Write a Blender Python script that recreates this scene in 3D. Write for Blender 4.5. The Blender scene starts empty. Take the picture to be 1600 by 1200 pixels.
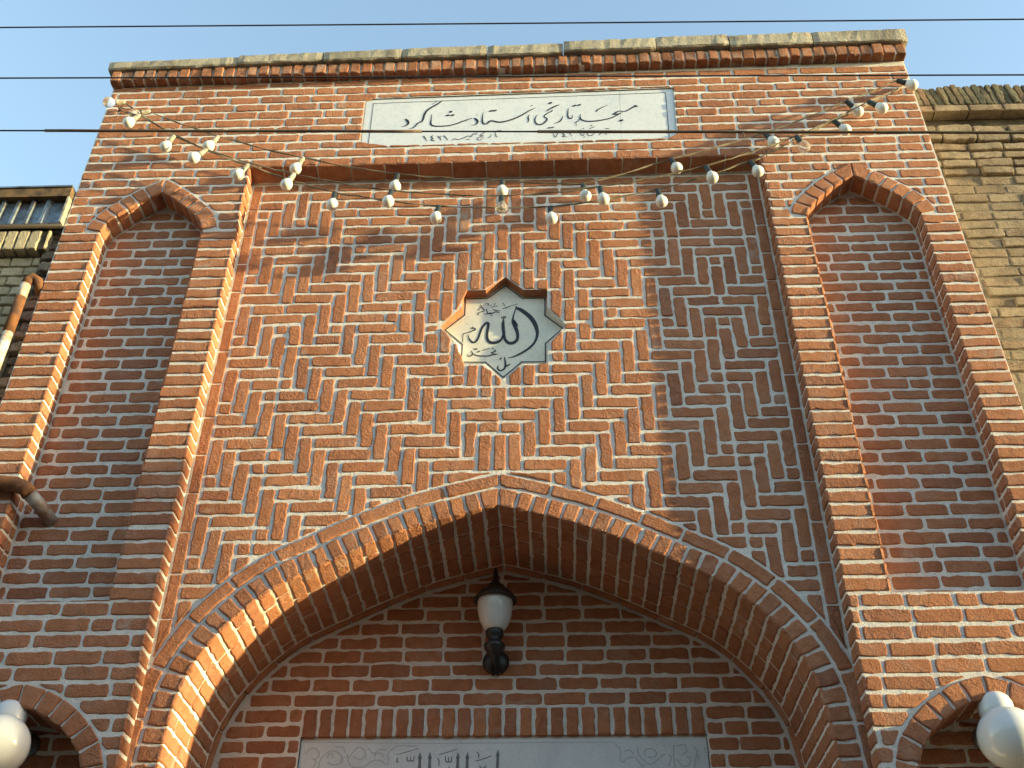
import bpy, math, random
from mathutils import Matrix, Vector
from mathutils.geometry import tessellate_polygon
random.seed(11)
R_ = math.radians
ZO = 4.65            # height of the panel's reference course above the street
sc = bpy.context.scene
col = sc.collection

# ------------------------------------------------------------------ camera
cam_d = bpy.data.cameras.new('camera'); cam = bpy.data.objects.new('camera', cam_d); col.objects.link(cam)
p, yw, rl = R_(37.430045), R_(-2.349672), R_(0.399462)
fw = Vector((math.sin(yw)*math.cos(p), math.cos(yw)*math.cos(p), math.sin(p)))
ri = Vector((math.cos(yw), -math.sin(yw), 0.0)); up = ri.cross(fw)
ri2 = math.cos(rl)*ri + math.sin(rl)*up; up2 = -math.sin(rl)*ri + math.cos(rl)*up
m = Matrix((( ri2.x, up2.x, -fw.x), (ri2.y, up2.y, -fw.y), (ri2.z, up2.z, -fw.z)))
cam.matrix_world = Matrix.Translation((0.22949, -4.23372, -3.05445+ZO)) @ m.to_4x4()
cam_d.sensor_width = 36; cam_d.lens = 1716.918/1600*36; cam_d.clip_start = .05; cam_d.clip_end = 3000
sc.camera = cam

# ------------------------------------------------------------------ light
SUN_EL, SUN_GRAZE = R_(7.5), R_(8.5)      # low sun raking along the facade from the right
sd = Vector((math.cos(SUN_EL)*math.cos(SUN_GRAZE), -math.cos(SUN_EL)*math.sin(SUN_GRAZE), math.sin(SUN_EL)))
w = bpy.data.worlds.new('World'); sc.world = w; w.use_nodes = True
nt = w.node_tree; nt.nodes.clear()
sky = nt.nodes.new('ShaderNodeTexSky'); sky.sky_type = 'NISHITA'; sky.sun_disc = False
sky.sun_elevation = SUN_EL; sky.sun_rotation = math.atan2(sd.x, sd.y)
sky.air_density = 1.25; sky.dust_density = .6; sky.ozone_density = 1.35; sky.altitude = 0
bg = nt.nodes.new('ShaderNodeBackground'); bg.inputs[1].default_value = .15
wo = nt.nodes.new('ShaderNodeOutputWorld')
nt.links.new(sky.outputs[0], bg.inputs[0]); nt.links.new(bg.outputs[0], wo.inputs[0])
sun_d = bpy.data.lights.new('sun', 'SUN'); sun_d.energy = 2.8; sun_d.angle = R_(.8); sun_d.color = (1, .85, .43)
sun = bpy.data.objects.new('sun', sun_d); col.objects.link(sun)
sun.rotation_euler = sd.to_track_quat('Z', 'Y').to_euler(); sun.location = (30, -5, 12)
sc.view_settings.view_transform = 'Standard'; sc.view_settings.look = 'None'
sc.view_settings.exposure = 2.15; sc.view_settings.gamma = 1

# ------------------------------------------------------------------ traced lettering (x, z, pen width in metres) and bulb positions
SIGN_STROKES = [[(-0.5721,2.0818,0.012),(-0.5633,2.0692,0.0168),(-0.5563,2.0536,0.0136),(-0.5593,2.0372,0.0112),(-0.5723,2.0237,0.0072),(-0.5956,2.0155,0.0024)],[(-0.3659,2.2469,0.0041),(-0.3908,2.2176,0.0105),(-0.4218,2.1906,0.0113),(-0.4523,2.1574,0.0121),(-0.4664,2.1207,0.012),(-0.4704,2.0839,0.0112),(-0.479,2.0597,0.0096),(-0.5019,2.0423,0.0088),(-0.5144,2.0184,0.0088),(-0.5274,2.0038,0.0072),(-0.5469,1.9991,0.0024)],[(-0.3941,2.2455,0.002),(-0.4249,2.2127,0.0036)],[(-0.4224,2.1221,0.0032),(-0.4241,2.0759,0.0064),(-0.4242,2.0392,0.0104),(-0.4154,2.0218,0.0119),(-0.3892,2.0135,0.0103),(-0.3496,2.0132,0.0095),(-0.3102,2.0177,0.0095),(-0.2711,2.0331,0.0095),(-0.24,2.0502,0.0087),(-0.2126,2.0644,0.008),(-0.1867,2.0769,0.0048)],[(-0.3188,2.1346,0.008),(-0.3119,2.1405,0.0177),(-0.3048,2.1452,0.008)],[(-0.3368,2.1056,0.008),(-0.3278,2.109,0.016),(-0.3187,2.1123,0.008)],[(-0.3089,2.1057,0.008),(-0.2998,2.1091,0.016),(-0.2908,2.1124,0.008)],[(-0.459,1.9272,0.0087),(-0.4489,1.9065,0.0063),(-0.4371,1.8847,0.0035)],[(-0.4058,1.9311,0.0039),(-0.4154,1.9195,0.0079),(-0.4058,1.9073,0.0063),(-0.4141,1.8933,0.0071),(-0.3956,1.8838,0.0055)],[(-0.3779,1.9241,0.0055),(-0.3668,1.9123,0.0071),(-0.3591,1.8895,0.0047)],[(-0.3584,1.9269,0.0031),(-0.366,1.9123,0.0055)],[(-0.3411,1.9262,0.0079),(-0.3294,1.9091,0.0063),(-0.3175,1.8861,0.0035)],[(-0.2978,1.883,0.0023),(-0.2819,1.8984,0.0055),(-0.2582,1.8909,0.0051),(-0.2312,1.9018,0.0055),(-0.2082,1.9175,0.0055),(-0.1985,1.9207,0.0039),(-0.1865,1.9125,0.0047),(-0.1734,1.9377,0.0055),(-0.1557,1.9334,0.0047),(-0.152,1.959,0.0028)],[(-0.2136,1.8892,0.0039),(-0.2089,1.8896,0.0063),(-0.2042,1.8901,0.0039)],[(-0.2019,1.8888,0.0039),(-0.1976,1.8892,0.0063),(-0.1933,1.8896,0.0039)],[(-0.1709,2.0768,0.008),(-0.1607,2.0666,0.0151),(-0.1519,2.0498,0.0143),(-0.1531,2.0346,0.0111),(-0.1634,2.0198,0.0071),(-0.1857,2.0103,0.0024)],[(-0.1612,2.1023,0.004),(-0.1573,2.1058,0.0064),(-0.1534,2.1094,0.0032)],[(-0.1203,2.1285,0.0032),(-0.1241,2.0823,0.0072),(-0.1223,2.0394,0.0111),(-0.1121,2.022,0.0111),(-0.0963,2.0262,0.0103),(-0.0789,2.0463,0.0135),(-0.0591,2.0461,0.0119),(-0.0273,2.0357,0.0119),(0.0083,2.0404,0.0119),(0.0438,2.0542,0.0111),(0.0794,2.0742,0.0103),(0.1151,2.1004,0.0095),(0.147,2.13,0.008),(0.1862,2.1564,0.0036)],[(-0.0845,2.1351,0.0072),(-0.0745,2.139,0.0152),(-0.0654,2.143,0.0072)],[(-0.0629,2.1367,0.0072),(-0.0538,2.1407,0.0152),(-0.043,2.1433,0.0072)],[(0.1591,2.17,0.0032),(0.1652,2.1791,0.006),(0.1696,2.1833,0.0024)],[(0.15,2.0959,0.0032),(0.1428,2.0717,0.0087),(0.1455,2.0471,0.0079),(0.1403,2.023,0.0035)],[(0.1965,2.0941,0.0032),(0.1831,2.0578,0.0071),(0.1841,2.0273,0.0095),(0.1977,2.0067,0.0102),(0.2174,2.0048,0.0102),(0.2372,2.0209,0.0102),(0.2518,2.0447,0.0103),(0.2488,2.0625,0.0087),(0.2363,2.0728,0.0071),(0.2421,2.0892,0.0071),(0.2622,2.1087,0.0071),(0.2815,2.1227,0.0079),(0.2845,2.135,0.004)],[(0.328,2.1793,0.004),(0.307,2.1689,0.0104),(0.2828,2.1525,0.0104),(0.2626,2.1359,0.0088),(0.2496,2.1197,0.0036)],[(0.2642,2.1919,0.008),(0.2735,2.1966,0.0168),(0.2828,2.2025,0.008)],[(0.2562,1.9701,0.0063),(0.2641,1.9728,0.0118),(0.2712,1.9755,0.0063)],[(0.2743,1.9724,0.0063),(0.2822,1.9757,0.0118),(0.2893,1.979,0.0063)],[(0.3456,2.077,0.0032),(0.337,2.0456,0.0079),(0.322,2.0237,0.0079),(0.2914,2.0097,0.0024)],[(-0.045,1.9488,0.0031),(-0.0447,1.9279,0.0051),(-0.0413,1.9087,0.0055),(-0.0334,1.9037,0.0031)],[(-0.0365,1.9587,0.0039),(-0.031,1.9609,0.0071),(-0.0263,1.9631,0.0039)],[(-0.0239,1.9582,0.0039),(-0.0192,1.9604,0.0071),(-0.0138,1.9626,0.0039)],[(-0.0682,1.93,0.0024),(-0.0757,1.9083,0.0051),(-0.0911,1.8964,0.002)],[(-0.1016,1.9516,0.0024),(-0.122,1.9357,0.0051),(-0.1335,1.9218,0.0039),(-0.1138,1.9186,0.0047),(-0.1398,1.9066,0.0035),(-0.1488,1.8927,0.0047),(-0.1384,1.8804,0.0047),(-0.116,1.8926,0.0023)],[(-0.1303,1.9003,0.0031),(-0.1264,1.9019,0.0047),(-0.1225,1.9035,0.0031)],[(-0.1201,1.9011,0.0031),(-0.1162,1.9027,0.0047),(-0.1124,1.9043,0.0031)],[(0.2837,1.9283,0.0035),(0.2978,1.8897,0.0058),(0.3149,1.9271,0.0043)],[(0.3552,1.9333,0.0039),(0.3413,1.9201,0.007),(0.3527,1.9078,0.0054),(0.3399,1.894,0.007),(0.3671,1.8906,0.0035)],[(0.3782,2.1453,0.0034),(0.3752,2.1093,0.0071),(0.3746,2.0703,0.0096),(0.3862,2.0504,0.0092),(0.3977,2.0577,0.0067),(0.4026,2.0822,0.0029)],[(0.4048,2.162,0.0076),(0.4147,2.1662,0.0152),(0.4245,2.1711,0.0076)],[(0.432,2.1675,0.0076),(0.4423,2.1723,0.0152),(0.4517,2.1772,0.0076)],[(0.4481,2.0901,0.0033),(0.445,2.061,0.0075),(0.4539,2.0381,0.0108),(0.4793,2.0242,0.01),(0.5125,2.0222,0.01),(0.5543,2.027,0.01),(0.5964,2.0375,0.0091),(0.6303,2.0504,0.0091),(0.6562,2.0687,0.0075),(0.678,2.0854,0.0058),(0.6931,2.0939,0.0033)],[(0.6401,2.0804,0.0117),(0.6533,2.0929,0.01),(0.6729,2.1071,0.0075),(0.6958,2.1042,0.0067),(0.7125,2.1048,0.0084),(0.7388,2.124,0.0092),(0.7587,2.1409,0.01),(0.7717,2.1483,0.0193),(0.7813,2.1466,0.0084)],[(0.6422,2.079,0.0092),(0.6653,2.082,0.0075),(0.6824,2.0891,0.005)],[(0.4453,2.0558,0.005),(0.4344,2.0292,0.005),(0.4144,2.0133,0.0058)],[(0.4198,2.0118,0.0037),(0.4206,1.9861,0.0041)],[(0.6711,2.0185,0.0091),(0.6808,2.0226,0.0191),(0.6906,2.0267,0.0091)],[(0.5419,2.1104,0.0084),(0.55,2.1232,0.0075),(0.5717,2.1407,0.0055),(0.6098,2.1635,0.0025)],[(0.457,1.9567,0.0041),(0.4613,1.9604,0.0062),(0.4655,1.964,0.0033)],[(0.5034,1.9816,0.005),(0.5077,1.9853,0.007),(0.512,1.9889,0.0041)],[(0.5271,1.973,0.0029),(0.5081,1.9636,0.0054),(0.4941,1.954,0.0037)],[(0.5882,1.9516,0.0041),(0.5941,1.9539,0.0066),(0.6073,1.9534,0.0049)],[(0.442,1.9522,0.0037),(0.4426,1.9206,0.0045),(0.4486,1.9028,0.0058),(0.4592,1.8998,0.0049),(0.464,1.9198,0.0033)],[(0.4578,1.8823,0.0041),(0.462,1.8847,0.007),(0.4662,1.887,0.0041)],[(0.4979,1.9437,0.0033),(0.4836,1.9159,0.0049),(0.4871,1.8975,0.0057),(0.5035,1.8969,0.0053),(0.524,1.9162,0.0029)],[(0.5701,1.9346,0.0033),(0.5618,1.9147,0.0045),(0.5446,1.8965,0.0025)],[(0.5874,1.9339,0.0033),(0.5871,1.9087,0.0049),(0.5949,1.9009,0.0033)],[(0.3787,1.9231,0.0058),(0.3848,1.9165,0.0049),(0.3916,1.8943,0.0033)]]
STAR_STROKES = [[(0.0717,0.7311,0.0041),(0.0775,0.7209,0.0145),(0.095,0.7101,0.0203),(0.1211,0.6863,0.0226),(0.1469,0.6551,0.0236),(0.1663,0.6186,0.0224),(0.1764,0.5844,0.0194),(0.1807,0.5507,0.0148),(0.1764,0.5175,0.0119),(0.166,0.4883,0.0113),(0.1489,0.4631,0.0113),(0.1234,0.4382,0.0113),(0.0868,0.4119,0.0096),(0.0588,0.3982,0.0062),(0.0322,0.3898,0.0014)],[(0.0732,0.7311,0.0035),(0.0637,0.6897,0.0046),(0.0564,0.6556,0.0075),(0.0565,0.629,0.0144),(0.0664,0.6004,0.0195),(0.0762,0.5683,0.0172),(0.0809,0.5347,0.0142),(0.0776,0.5089,0.0148),(0.064,0.4915,0.017),(0.0442,0.4861,0.0176),(0.0271,0.4954,0.0159),(0.0155,0.5178,0.0131),(0.0101,0.5513,0.0143),(0.0068,0.5888,0.0161),(0.0054,0.619,0.0155),(0.008,0.6462,0.0052)],[(0.0836,0.5973,0.0017),(0.0706,0.6173,0.0126),(0.0619,0.6364,0.0098)],[(0.0073,0.544,0.0086),(-0.0009,0.5145,0.0102),(-0.0183,0.4973,0.0148),(-0.0409,0.4905,0.0176),(-0.0624,0.4984,0.0165),(-0.0739,0.52,0.0131),(-0.0754,0.5535,0.0126),(-0.0718,0.5908,0.0126),(-0.0694,0.6152,0.0132),(-0.0748,0.6256,0.0121),(-0.0862,0.6194,0.0115),(-0.1,0.5953,0.0098),(-0.1107,0.5619,0.0097),(-0.1185,0.5286,0.0091),(-0.1293,0.5037,0.0091),(-0.1433,0.496,0.0097),(-0.1579,0.5074,0.0085),(-0.1675,0.5261,0.0051),(-0.1725,0.5493,0.0014)],[(-0.0026,0.6655,0.0029),(0.0004,0.6555,0.0046),(0.0073,0.6553,0.004),(0.0095,0.669,0.0032)],[(0.0095,0.6644,0.0032),(0.0113,0.656,0.0043),(0.0182,0.6581,0.004),(0.0181,0.6695,0.0026)],[(-0.198,0.4973,0.002),(-0.1964,0.5521,0.0029),(-0.1709,0.5615,0.004),(-0.1512,0.5733,0.0057),(-0.1364,0.5805,0.0057),(-0.1416,0.5919,0.0052),(-0.155,0.5884,0.004),(-0.1496,0.6003,0.0029)],[(-0.1532,0.442,0.0025),(-0.1464,0.423,0.0045),(-0.1523,0.4101,0.0051),(-0.1663,0.4069,0.0045),(-0.1717,0.4193,0.0025)],[(-0.1465,0.4245,0.0034),(-0.1298,0.4132,0.0045),(-0.1156,0.4085,0.0048),(-0.0959,0.4066,0.0051),(-0.0678,0.4066,0.0056),(-0.0454,0.4133,0.0051),(-0.0178,0.417,0.0023)],[(-0.0512,0.425,0.0028),(-0.0398,0.4197,0.0039),(-0.0299,0.4173,0.0028)],[(-0.054,0.4273,0.0025),(-0.04,0.4313,0.0056),(-0.0311,0.4376,0.0056),(-0.0357,0.4443,0.0028)],[(-0.1213,0.4311,0.0034),(-0.1157,0.4353,0.0073),(-0.1102,0.4395,0.0034)],[(-0.1372,0.4562,0.0028),(-0.1359,0.4511,0.0042),(-0.1303,0.4517,0.0037),(-0.1298,0.4568,0.0028)],[(-0.1298,0.4553,0.0028),(-0.1274,0.4509,0.004),(-0.123,0.4544,0.0034)],[(-0.0978,0.4429,0.002),(-0.0799,0.4486,0.0034),(-0.0616,0.4551,0.002)],[(-0.0471,0.4504,0.0023),(-0.0432,0.4546,0.0048),(-0.0399,0.4575,0.0023)],[(0.0152,0.3945,0.0043),(0.0203,0.3575,0.0086),(0.0159,0.3253,0.0081),(-0.0031,0.3112,0.0086),(-0.0185,0.3237,0.0076),(-0.0163,0.3401,0.0038)],[(0.022,0.3361,0.0043),(0.03,0.342,0.0077),(0.0434,0.3509,0.0043)],[(-0.0077,0.3809,0.0034),(-0.0049,0.387,0.0067),(-0.0002,0.3918,0.0034)],[(-0.1264,0.7102,0.0026),(-0.1202,0.717,0.0044),(-0.1168,0.7234,0.0026)],[(-0.1298,0.6949,0.0026),(-0.1224,0.6889,0.0044),(-0.1256,0.6764,0.0023)],[(-0.1161,0.7292,0.0029),(-0.1124,0.7322,0.0058),(-0.1095,0.7349,0.0029)],[(-0.1146,0.7517,0.0026),(-0.103,0.7289,0.0041),(-0.0924,0.7093,0.0041),(-0.1082,0.7012,0.0035),(-0.1208,0.6947,0.0026)],[(-0.0809,0.7206,0.0026),(-0.076,0.6915,0.0041),(-0.0614,0.6862,0.0041),(-0.047,0.6912,0.0046),(-0.0326,0.6992,0.0044),(-0.0137,0.691,0.0026)],[(-0.0474,0.715,0.0029),(-0.0298,0.7076,0.0038),(-0.008,0.704,0.0017)],[(-0.0933,0.6836,0.0017),(-0.0731,0.6876,0.0032),(-0.0558,0.6968,0.0023)],[(-0.0583,0.6723,0.0029),(-0.0548,0.6737,0.0046),(-0.0511,0.6756,0.0029)],[(-0.0854,0.7548,0.0026),(-0.0816,0.7562,0.0041),(-0.0788,0.7577,0.0026)],[(-0.0744,0.7592,0.0026),(-0.0725,0.7513,0.0038),(-0.0741,0.7417,0.002)],[(-0.0427,0.7505,0.0023),(-0.0387,0.7527,0.0038),(-0.0346,0.755,0.0023)],[(-0.0578,0.7284,0.0015),(-0.0448,0.7351,0.0026),(-0.0245,0.7399,0.0015)],[(-0.0624,0.7394,0.0018),(-0.0595,0.7432,0.0029),(-0.0566,0.7462,0.0018)],[(-0.0969,0.7442,0.0018),(-0.094,0.7465,0.0032),(-0.0911,0.7487,0.0018)],[(0.0026,0.7191,0.0029),(0.0223,0.7271,0.0041),(0.0571,0.7424,0.0015),(0.0687,0.7452,0.0023),(0.0781,0.7504,0.0026)],[(-0.0014,0.7618,0.0015),(0.0075,0.7523,0.002),(0.0134,0.7381,0.0017)]]
PLAQUE_STROKES = [[(-0.3659,-1.3923,0.0023),(-0.3655,-1.4178,0.0193),(-0.3654,-1.4206,0.0113),(-0.3646,-1.4543,0.0135),(-0.3639,-1.4766,0.0135)],[(-0.3215,-1.3926,0.0023),(-0.3213,-1.4181,0.0193),(-0.3212,-1.4209,0.0113),(-0.3206,-1.4546,0.0135),(-0.32,-1.4769,0.0135)],[(-0.1971,-1.3935,0.0023),(-0.1973,-1.4189,0.0192),(-0.1972,-1.4218,0.0113),(-0.1972,-1.4554,0.0135),(-0.1969,-1.4777,0.0135)],[(-0.1551,-1.3938,0.0023),(-0.1555,-1.4192,0.0192),(-0.1554,-1.422,0.0113),(-0.1555,-1.4557,0.0135),(-0.1554,-1.478,0.0135)],[(-0.0199,-1.3834,0.0023),(-0.0207,-1.4089,0.0192),(-0.0207,-1.4117,0.0113),(-0.0213,-1.4454,0.0135),(-0.0216,-1.4677,0.0135)],[(-0.4733,-1.4018,0.0023),(-0.4258,-1.3896,0.0034),(-0.3697,-1.374,0.0023)],[(-0.2829,-1.4031,0.0023),(-0.2437,-1.392,0.0034),(-0.2005,-1.3781,0.0023)],[(-0.119,-1.4324,0.0034),(-0.0843,-1.4225,0.0045),(-0.0484,-1.4093,0.0034)],[(-0.4233,-1.4106,0.0045),(-0.4199,-1.4276,0.0051),(-0.4085,-1.4293,0.0045),(-0.4074,-1.4107,0.004)],[(-0.4063,-1.4277,0.0045),(-0.3937,-1.4294,0.0051),(-0.3916,-1.408,0.004)],[(-0.2531,-1.4118,0.0045),(-0.2488,-1.4327,0.0051),(-0.2386,-1.4339,0.0045),(-0.2371,-1.4136,0.004)],[(-0.2364,-1.4327,0.0045),(-0.2262,-1.4339,0.0051),(-0.2237,-1.4103,0.004)],[(-0.4649,-1.416,0.0045),(-0.4673,-1.4301,0.0057),(-0.4589,-1.4369,0.004)],[(-0.2868,-1.4172,0.004),(-0.2794,-1.4313,0.0051),(-0.2806,-1.4526,0.0034)],[(-0.1144,-1.3901,0.0034),(-0.1044,-1.4043,0.0045),(-0.1058,-1.4184,0.0045)],[(-0.1004,-1.4549,0.0045),(-0.0889,-1.4662,0.0051),(-0.0751,-1.4579,0.0045),(-0.0724,-1.4523,0.0034)],[(-0.2355,-1.4541,0.0034),(-0.2328,-1.4652,0.0034)]]
SCROLL_STROKES = [[(-0.8114,-1.4615,0.0023),(-0.8096,-1.4277,0.0023),(-0.7899,-1.3995,0.0023),(-0.7631,-1.3826,0.0023),(-0.7339,-1.3886,0.0023),(-0.7116,-1.4114,0.0023),(-0.7184,-1.4284,0.0023)],[(-0.7798,-1.4138,0.0023),(-0.7705,-1.394,0.0023),(-0.7527,-1.3998,0.0023),(-0.7569,-1.414,0.0023)],[(-0.8764,-1.3932,0.0023),(-0.8562,-1.3705,0.0023),(-0.8268,-1.3765,0.0023),(-0.8153,-1.4022,0.0023),(-0.833,-1.4219,0.0023)],[(-0.6802,-1.4117,0.0023),(-0.6653,-1.389,0.0023),(-0.6388,-1.3664,0.0023),(-0.6144,-1.3837,0.0023),(-0.6093,-1.4093,0.0023),(-0.6339,-1.4205,0.0023),(-0.6634,-1.4089,0.0023)],[(-0.6899,-1.4002,0.0023),(-0.6775,-1.4399,0.0023),(-0.6532,-1.4569,0.0023),(-0.6084,-1.4516,0.0023),(-0.5763,-1.4293,0.0023),(-0.5368,-1.4268,0.0023),(-0.5126,-1.4466,0.0023),(-0.5018,-1.4242,0.0023),(-0.5103,-1.4015,0.0023),(-0.4949,-1.3789,0.0023),(-0.4618,-1.3619,0.0023),(-0.3817,-1.3648,0.0023)],[(-0.5663,-1.4124,0.0023),(-0.562,-1.3955,0.0023),(-0.5392,-1.3956,0.0023),(-0.5265,-1.4127,0.0023)],[(-0.5982,-1.3724,0.0023),(-0.5734,-1.3954,0.0023),(-0.5463,-1.3785,0.0023),(-0.5177,-1.3787,0.0023)],[(-0.7748,-1.4336,0.0023),(-0.7451,-1.4451,0.0023),(-0.7122,-1.434,0.0023),(-0.7088,-1.4115,0.0023)],[(-0.8348,-1.4557,0.0023),(-0.8267,-1.4276,0.0023),(-0.8451,-1.4162,0.0023)],[(-0.7477,-1.3656,0.0023),(-0.7133,-1.3658,0.0023),(-0.6996,-1.3888,0.0023)],[(0.4999,-1.3614,0.0023),(0.5214,-1.3875,0.0023),(0.5167,-1.4218,0.0023),(0.527,-1.4417,0.0023),(0.5478,-1.4248,0.0023),(0.5766,-1.4193,0.0023),(0.598,-1.4394,0.0023),(0.6187,-1.4678,0.0023)],[(0.5382,-1.3933,0.0023),(0.5614,-1.3878,0.0023),(0.5774,-1.4051,0.0023)],[(0.6282,-1.4111,0.0023),(0.6298,-1.3882,0.0023),(0.6587,-1.3827,0.0023),(0.6774,-1.4001,0.0023),(0.6674,-1.42,0.0023),(0.639,-1.4198,0.0023)],[(0.5963,-1.3765,0.0023),(0.6051,-1.4167,0.0023),(0.6482,-1.451,0.0023),(0.6838,-1.4286,0.0023),(0.7139,-1.406,0.0023)],[(0.7679,-1.372,0.0023),(0.8026,-1.3665,0.0023),(0.8114,-1.3953,0.0023),(0.7872,-1.4123,0.0023)],[(0.7687,-1.4292,0.0023),(0.7832,-1.4576,0.0023),(0.8113,-1.4578,0.0023),(0.8252,-1.4296,0.0023),(0.8093,-1.4181,0.0023)],[(0.757,-1.3661,0.0023),(0.7527,-1.4177,0.0023),(0.754,-1.4687,0.0023)],[(0.8495,-1.4127,0.0023),(0.8631,-1.4185,0.0023),(0.8586,-1.4355,0.0023)],[(0.8419,-1.3725,0.0023),(0.8568,-1.3956,0.0023),(0.8484,-1.4241,0.0023),(0.839,-1.4636,0.0023)],[(0.7333,-1.4119,0.0023),(0.7409,-1.4233,0.0023),(0.7268,-1.4572,0.0023)],[(0.8897,-1.3786,0.0023),(0.8931,-1.4016,0.0023)]]
BULBS_A = [(-2.15,2.1,-2.099,2.11),(-1.667,1.805,-1.639,1.853),(-1.146,1.592,-1.125,1.649),(-0.585,1.417,-0.576,1.493),(0.0,1.367,0.003,1.427),(0.446,1.307,0.441,1.377),(0.947,1.516,0.934,1.569),(1.506,1.711,1.475,1.767),(2.011,1.978,1.976,2.019),(2.352,2.182,2.307,2.208)]
BULBS_B = [(-2.143,1.952,-2.113,2.002),(-1.7,1.656,-1.67,1.686),(-1.161,1.403,-1.141,1.463),(-0.597,1.244,-0.592,1.313),(0.001,1.18,0.004,1.248),(0.54,1.23,0.529,1.299),(1.125,1.383,1.107,1.444),(1.65,1.605,1.625,1.669),(2.118,1.922,2.079,1.957)]
BULBS_C = [(-2.311,2.169,-2.261,2.185),(-1.904,1.79,-1.885,1.839),(-1.453,1.528,-1.422,1.579),(-0.904,1.262,-0.902,1.336),(-0.343,1.141,-0.336,1.214),(0.262,1.117,0.26,1.189),(0.85,1.223,0.836,1.301),(1.382,1.453,1.358,1.51),(1.899,1.791,1.867,1.831)]

# ------------------------------------------------------------------ materials
def mat(name, rough=.85):
    M = bpy.data.materials.new(name); M.use_nodes = True
    b = M.node_tree.nodes['Principled BSDF']; b.inputs['Roughness'].default_value = rough
    b.inputs['Specular IOR Level'].default_value = .25
    return M, M.node_tree, b
def node(nt, t, **k):
    n = nt.nodes.new(t)
    for a, v in k.items():
        if a in n.inputs: n.inputs[a].default_value = v
        else: setattr(n, a, v)
    return n
def ramp(nt, fac, stops):
    r = nt.nodes.new('ShaderNodeValToRGB'); e = r.color_ramp.elements
    while len(e) < len(stops): e.new(.5)
    for i, (pp, c) in enumerate(stops): e[i].position = pp; e[i].color = (*c, 1)
    nt.links.new(fac, r.inputs[0]); return r.outputs[0]
def mixc(nt, fac, a, b, mode='MIX'):
    x = nt.nodes.new('ShaderNodeMix'); x.data_type = 'RGBA'; x.blend_type = mode
    for s, v in ((x.inputs[0], fac), (x.inputs[6], a), (x.inputs[7], b)):
        if hasattr(v, 'is_output'): nt.links.new(v, s)
        elif isinstance(v, (int, float)): s.default_value = v
        else: s.default_value = (*v, 1)
    return x.outputs[2]
def noise(nt, scale, detail=4, rough=.55, vec=None, dist=0):
    n = nt.nodes.new('ShaderNodeTexNoise'); n.inputs['Scale'].default_value = scale
    n.inputs['Detail'].default_value = detail; n.inputs['Roughness'].default_value = rough; n.inputs['Distortion'].default_value = dist
    if vec is None:
        g = nt.nodes.new('ShaderNodeNewGeometry'); vec = g.outputs['Position']
    nt.links.new(vec, n.inputs['Vector']); return n.outputs[0]
def mapr(nt, v, a, b, c=0, d=1):
    n = nt.nodes.new('ShaderNodeMapRange'); n.inputs[1].default_value = a; n.inputs[2].default_value = b
    n.inputs[3].default_value = c; n.inputs[4].default_value = d; nt.links.new(v, n.inputs[0]); return n.outputs[0]
def math_(nt, op, a, b):
    n = nt.nodes.new('ShaderNodeMath'); n.operation = op
    for s, v in ((n.inputs[0], a), (n.inputs[1], b)):
        if hasattr(v, 'is_output'): nt.links.new(v, s)
        else: s.default_value = v
    return n.outputs[0]
def bump(nt, b, h, strength, dist):
    n = nt.nodes.new('ShaderNodeBump'); n.inputs['Strength'].default_value = strength; n.inputs['Distance'].default_value = dist
    nt.links.new(h, n.inputs['Height']); nt.links.new(n.outputs[0], b.inputs['Normal'])

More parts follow.
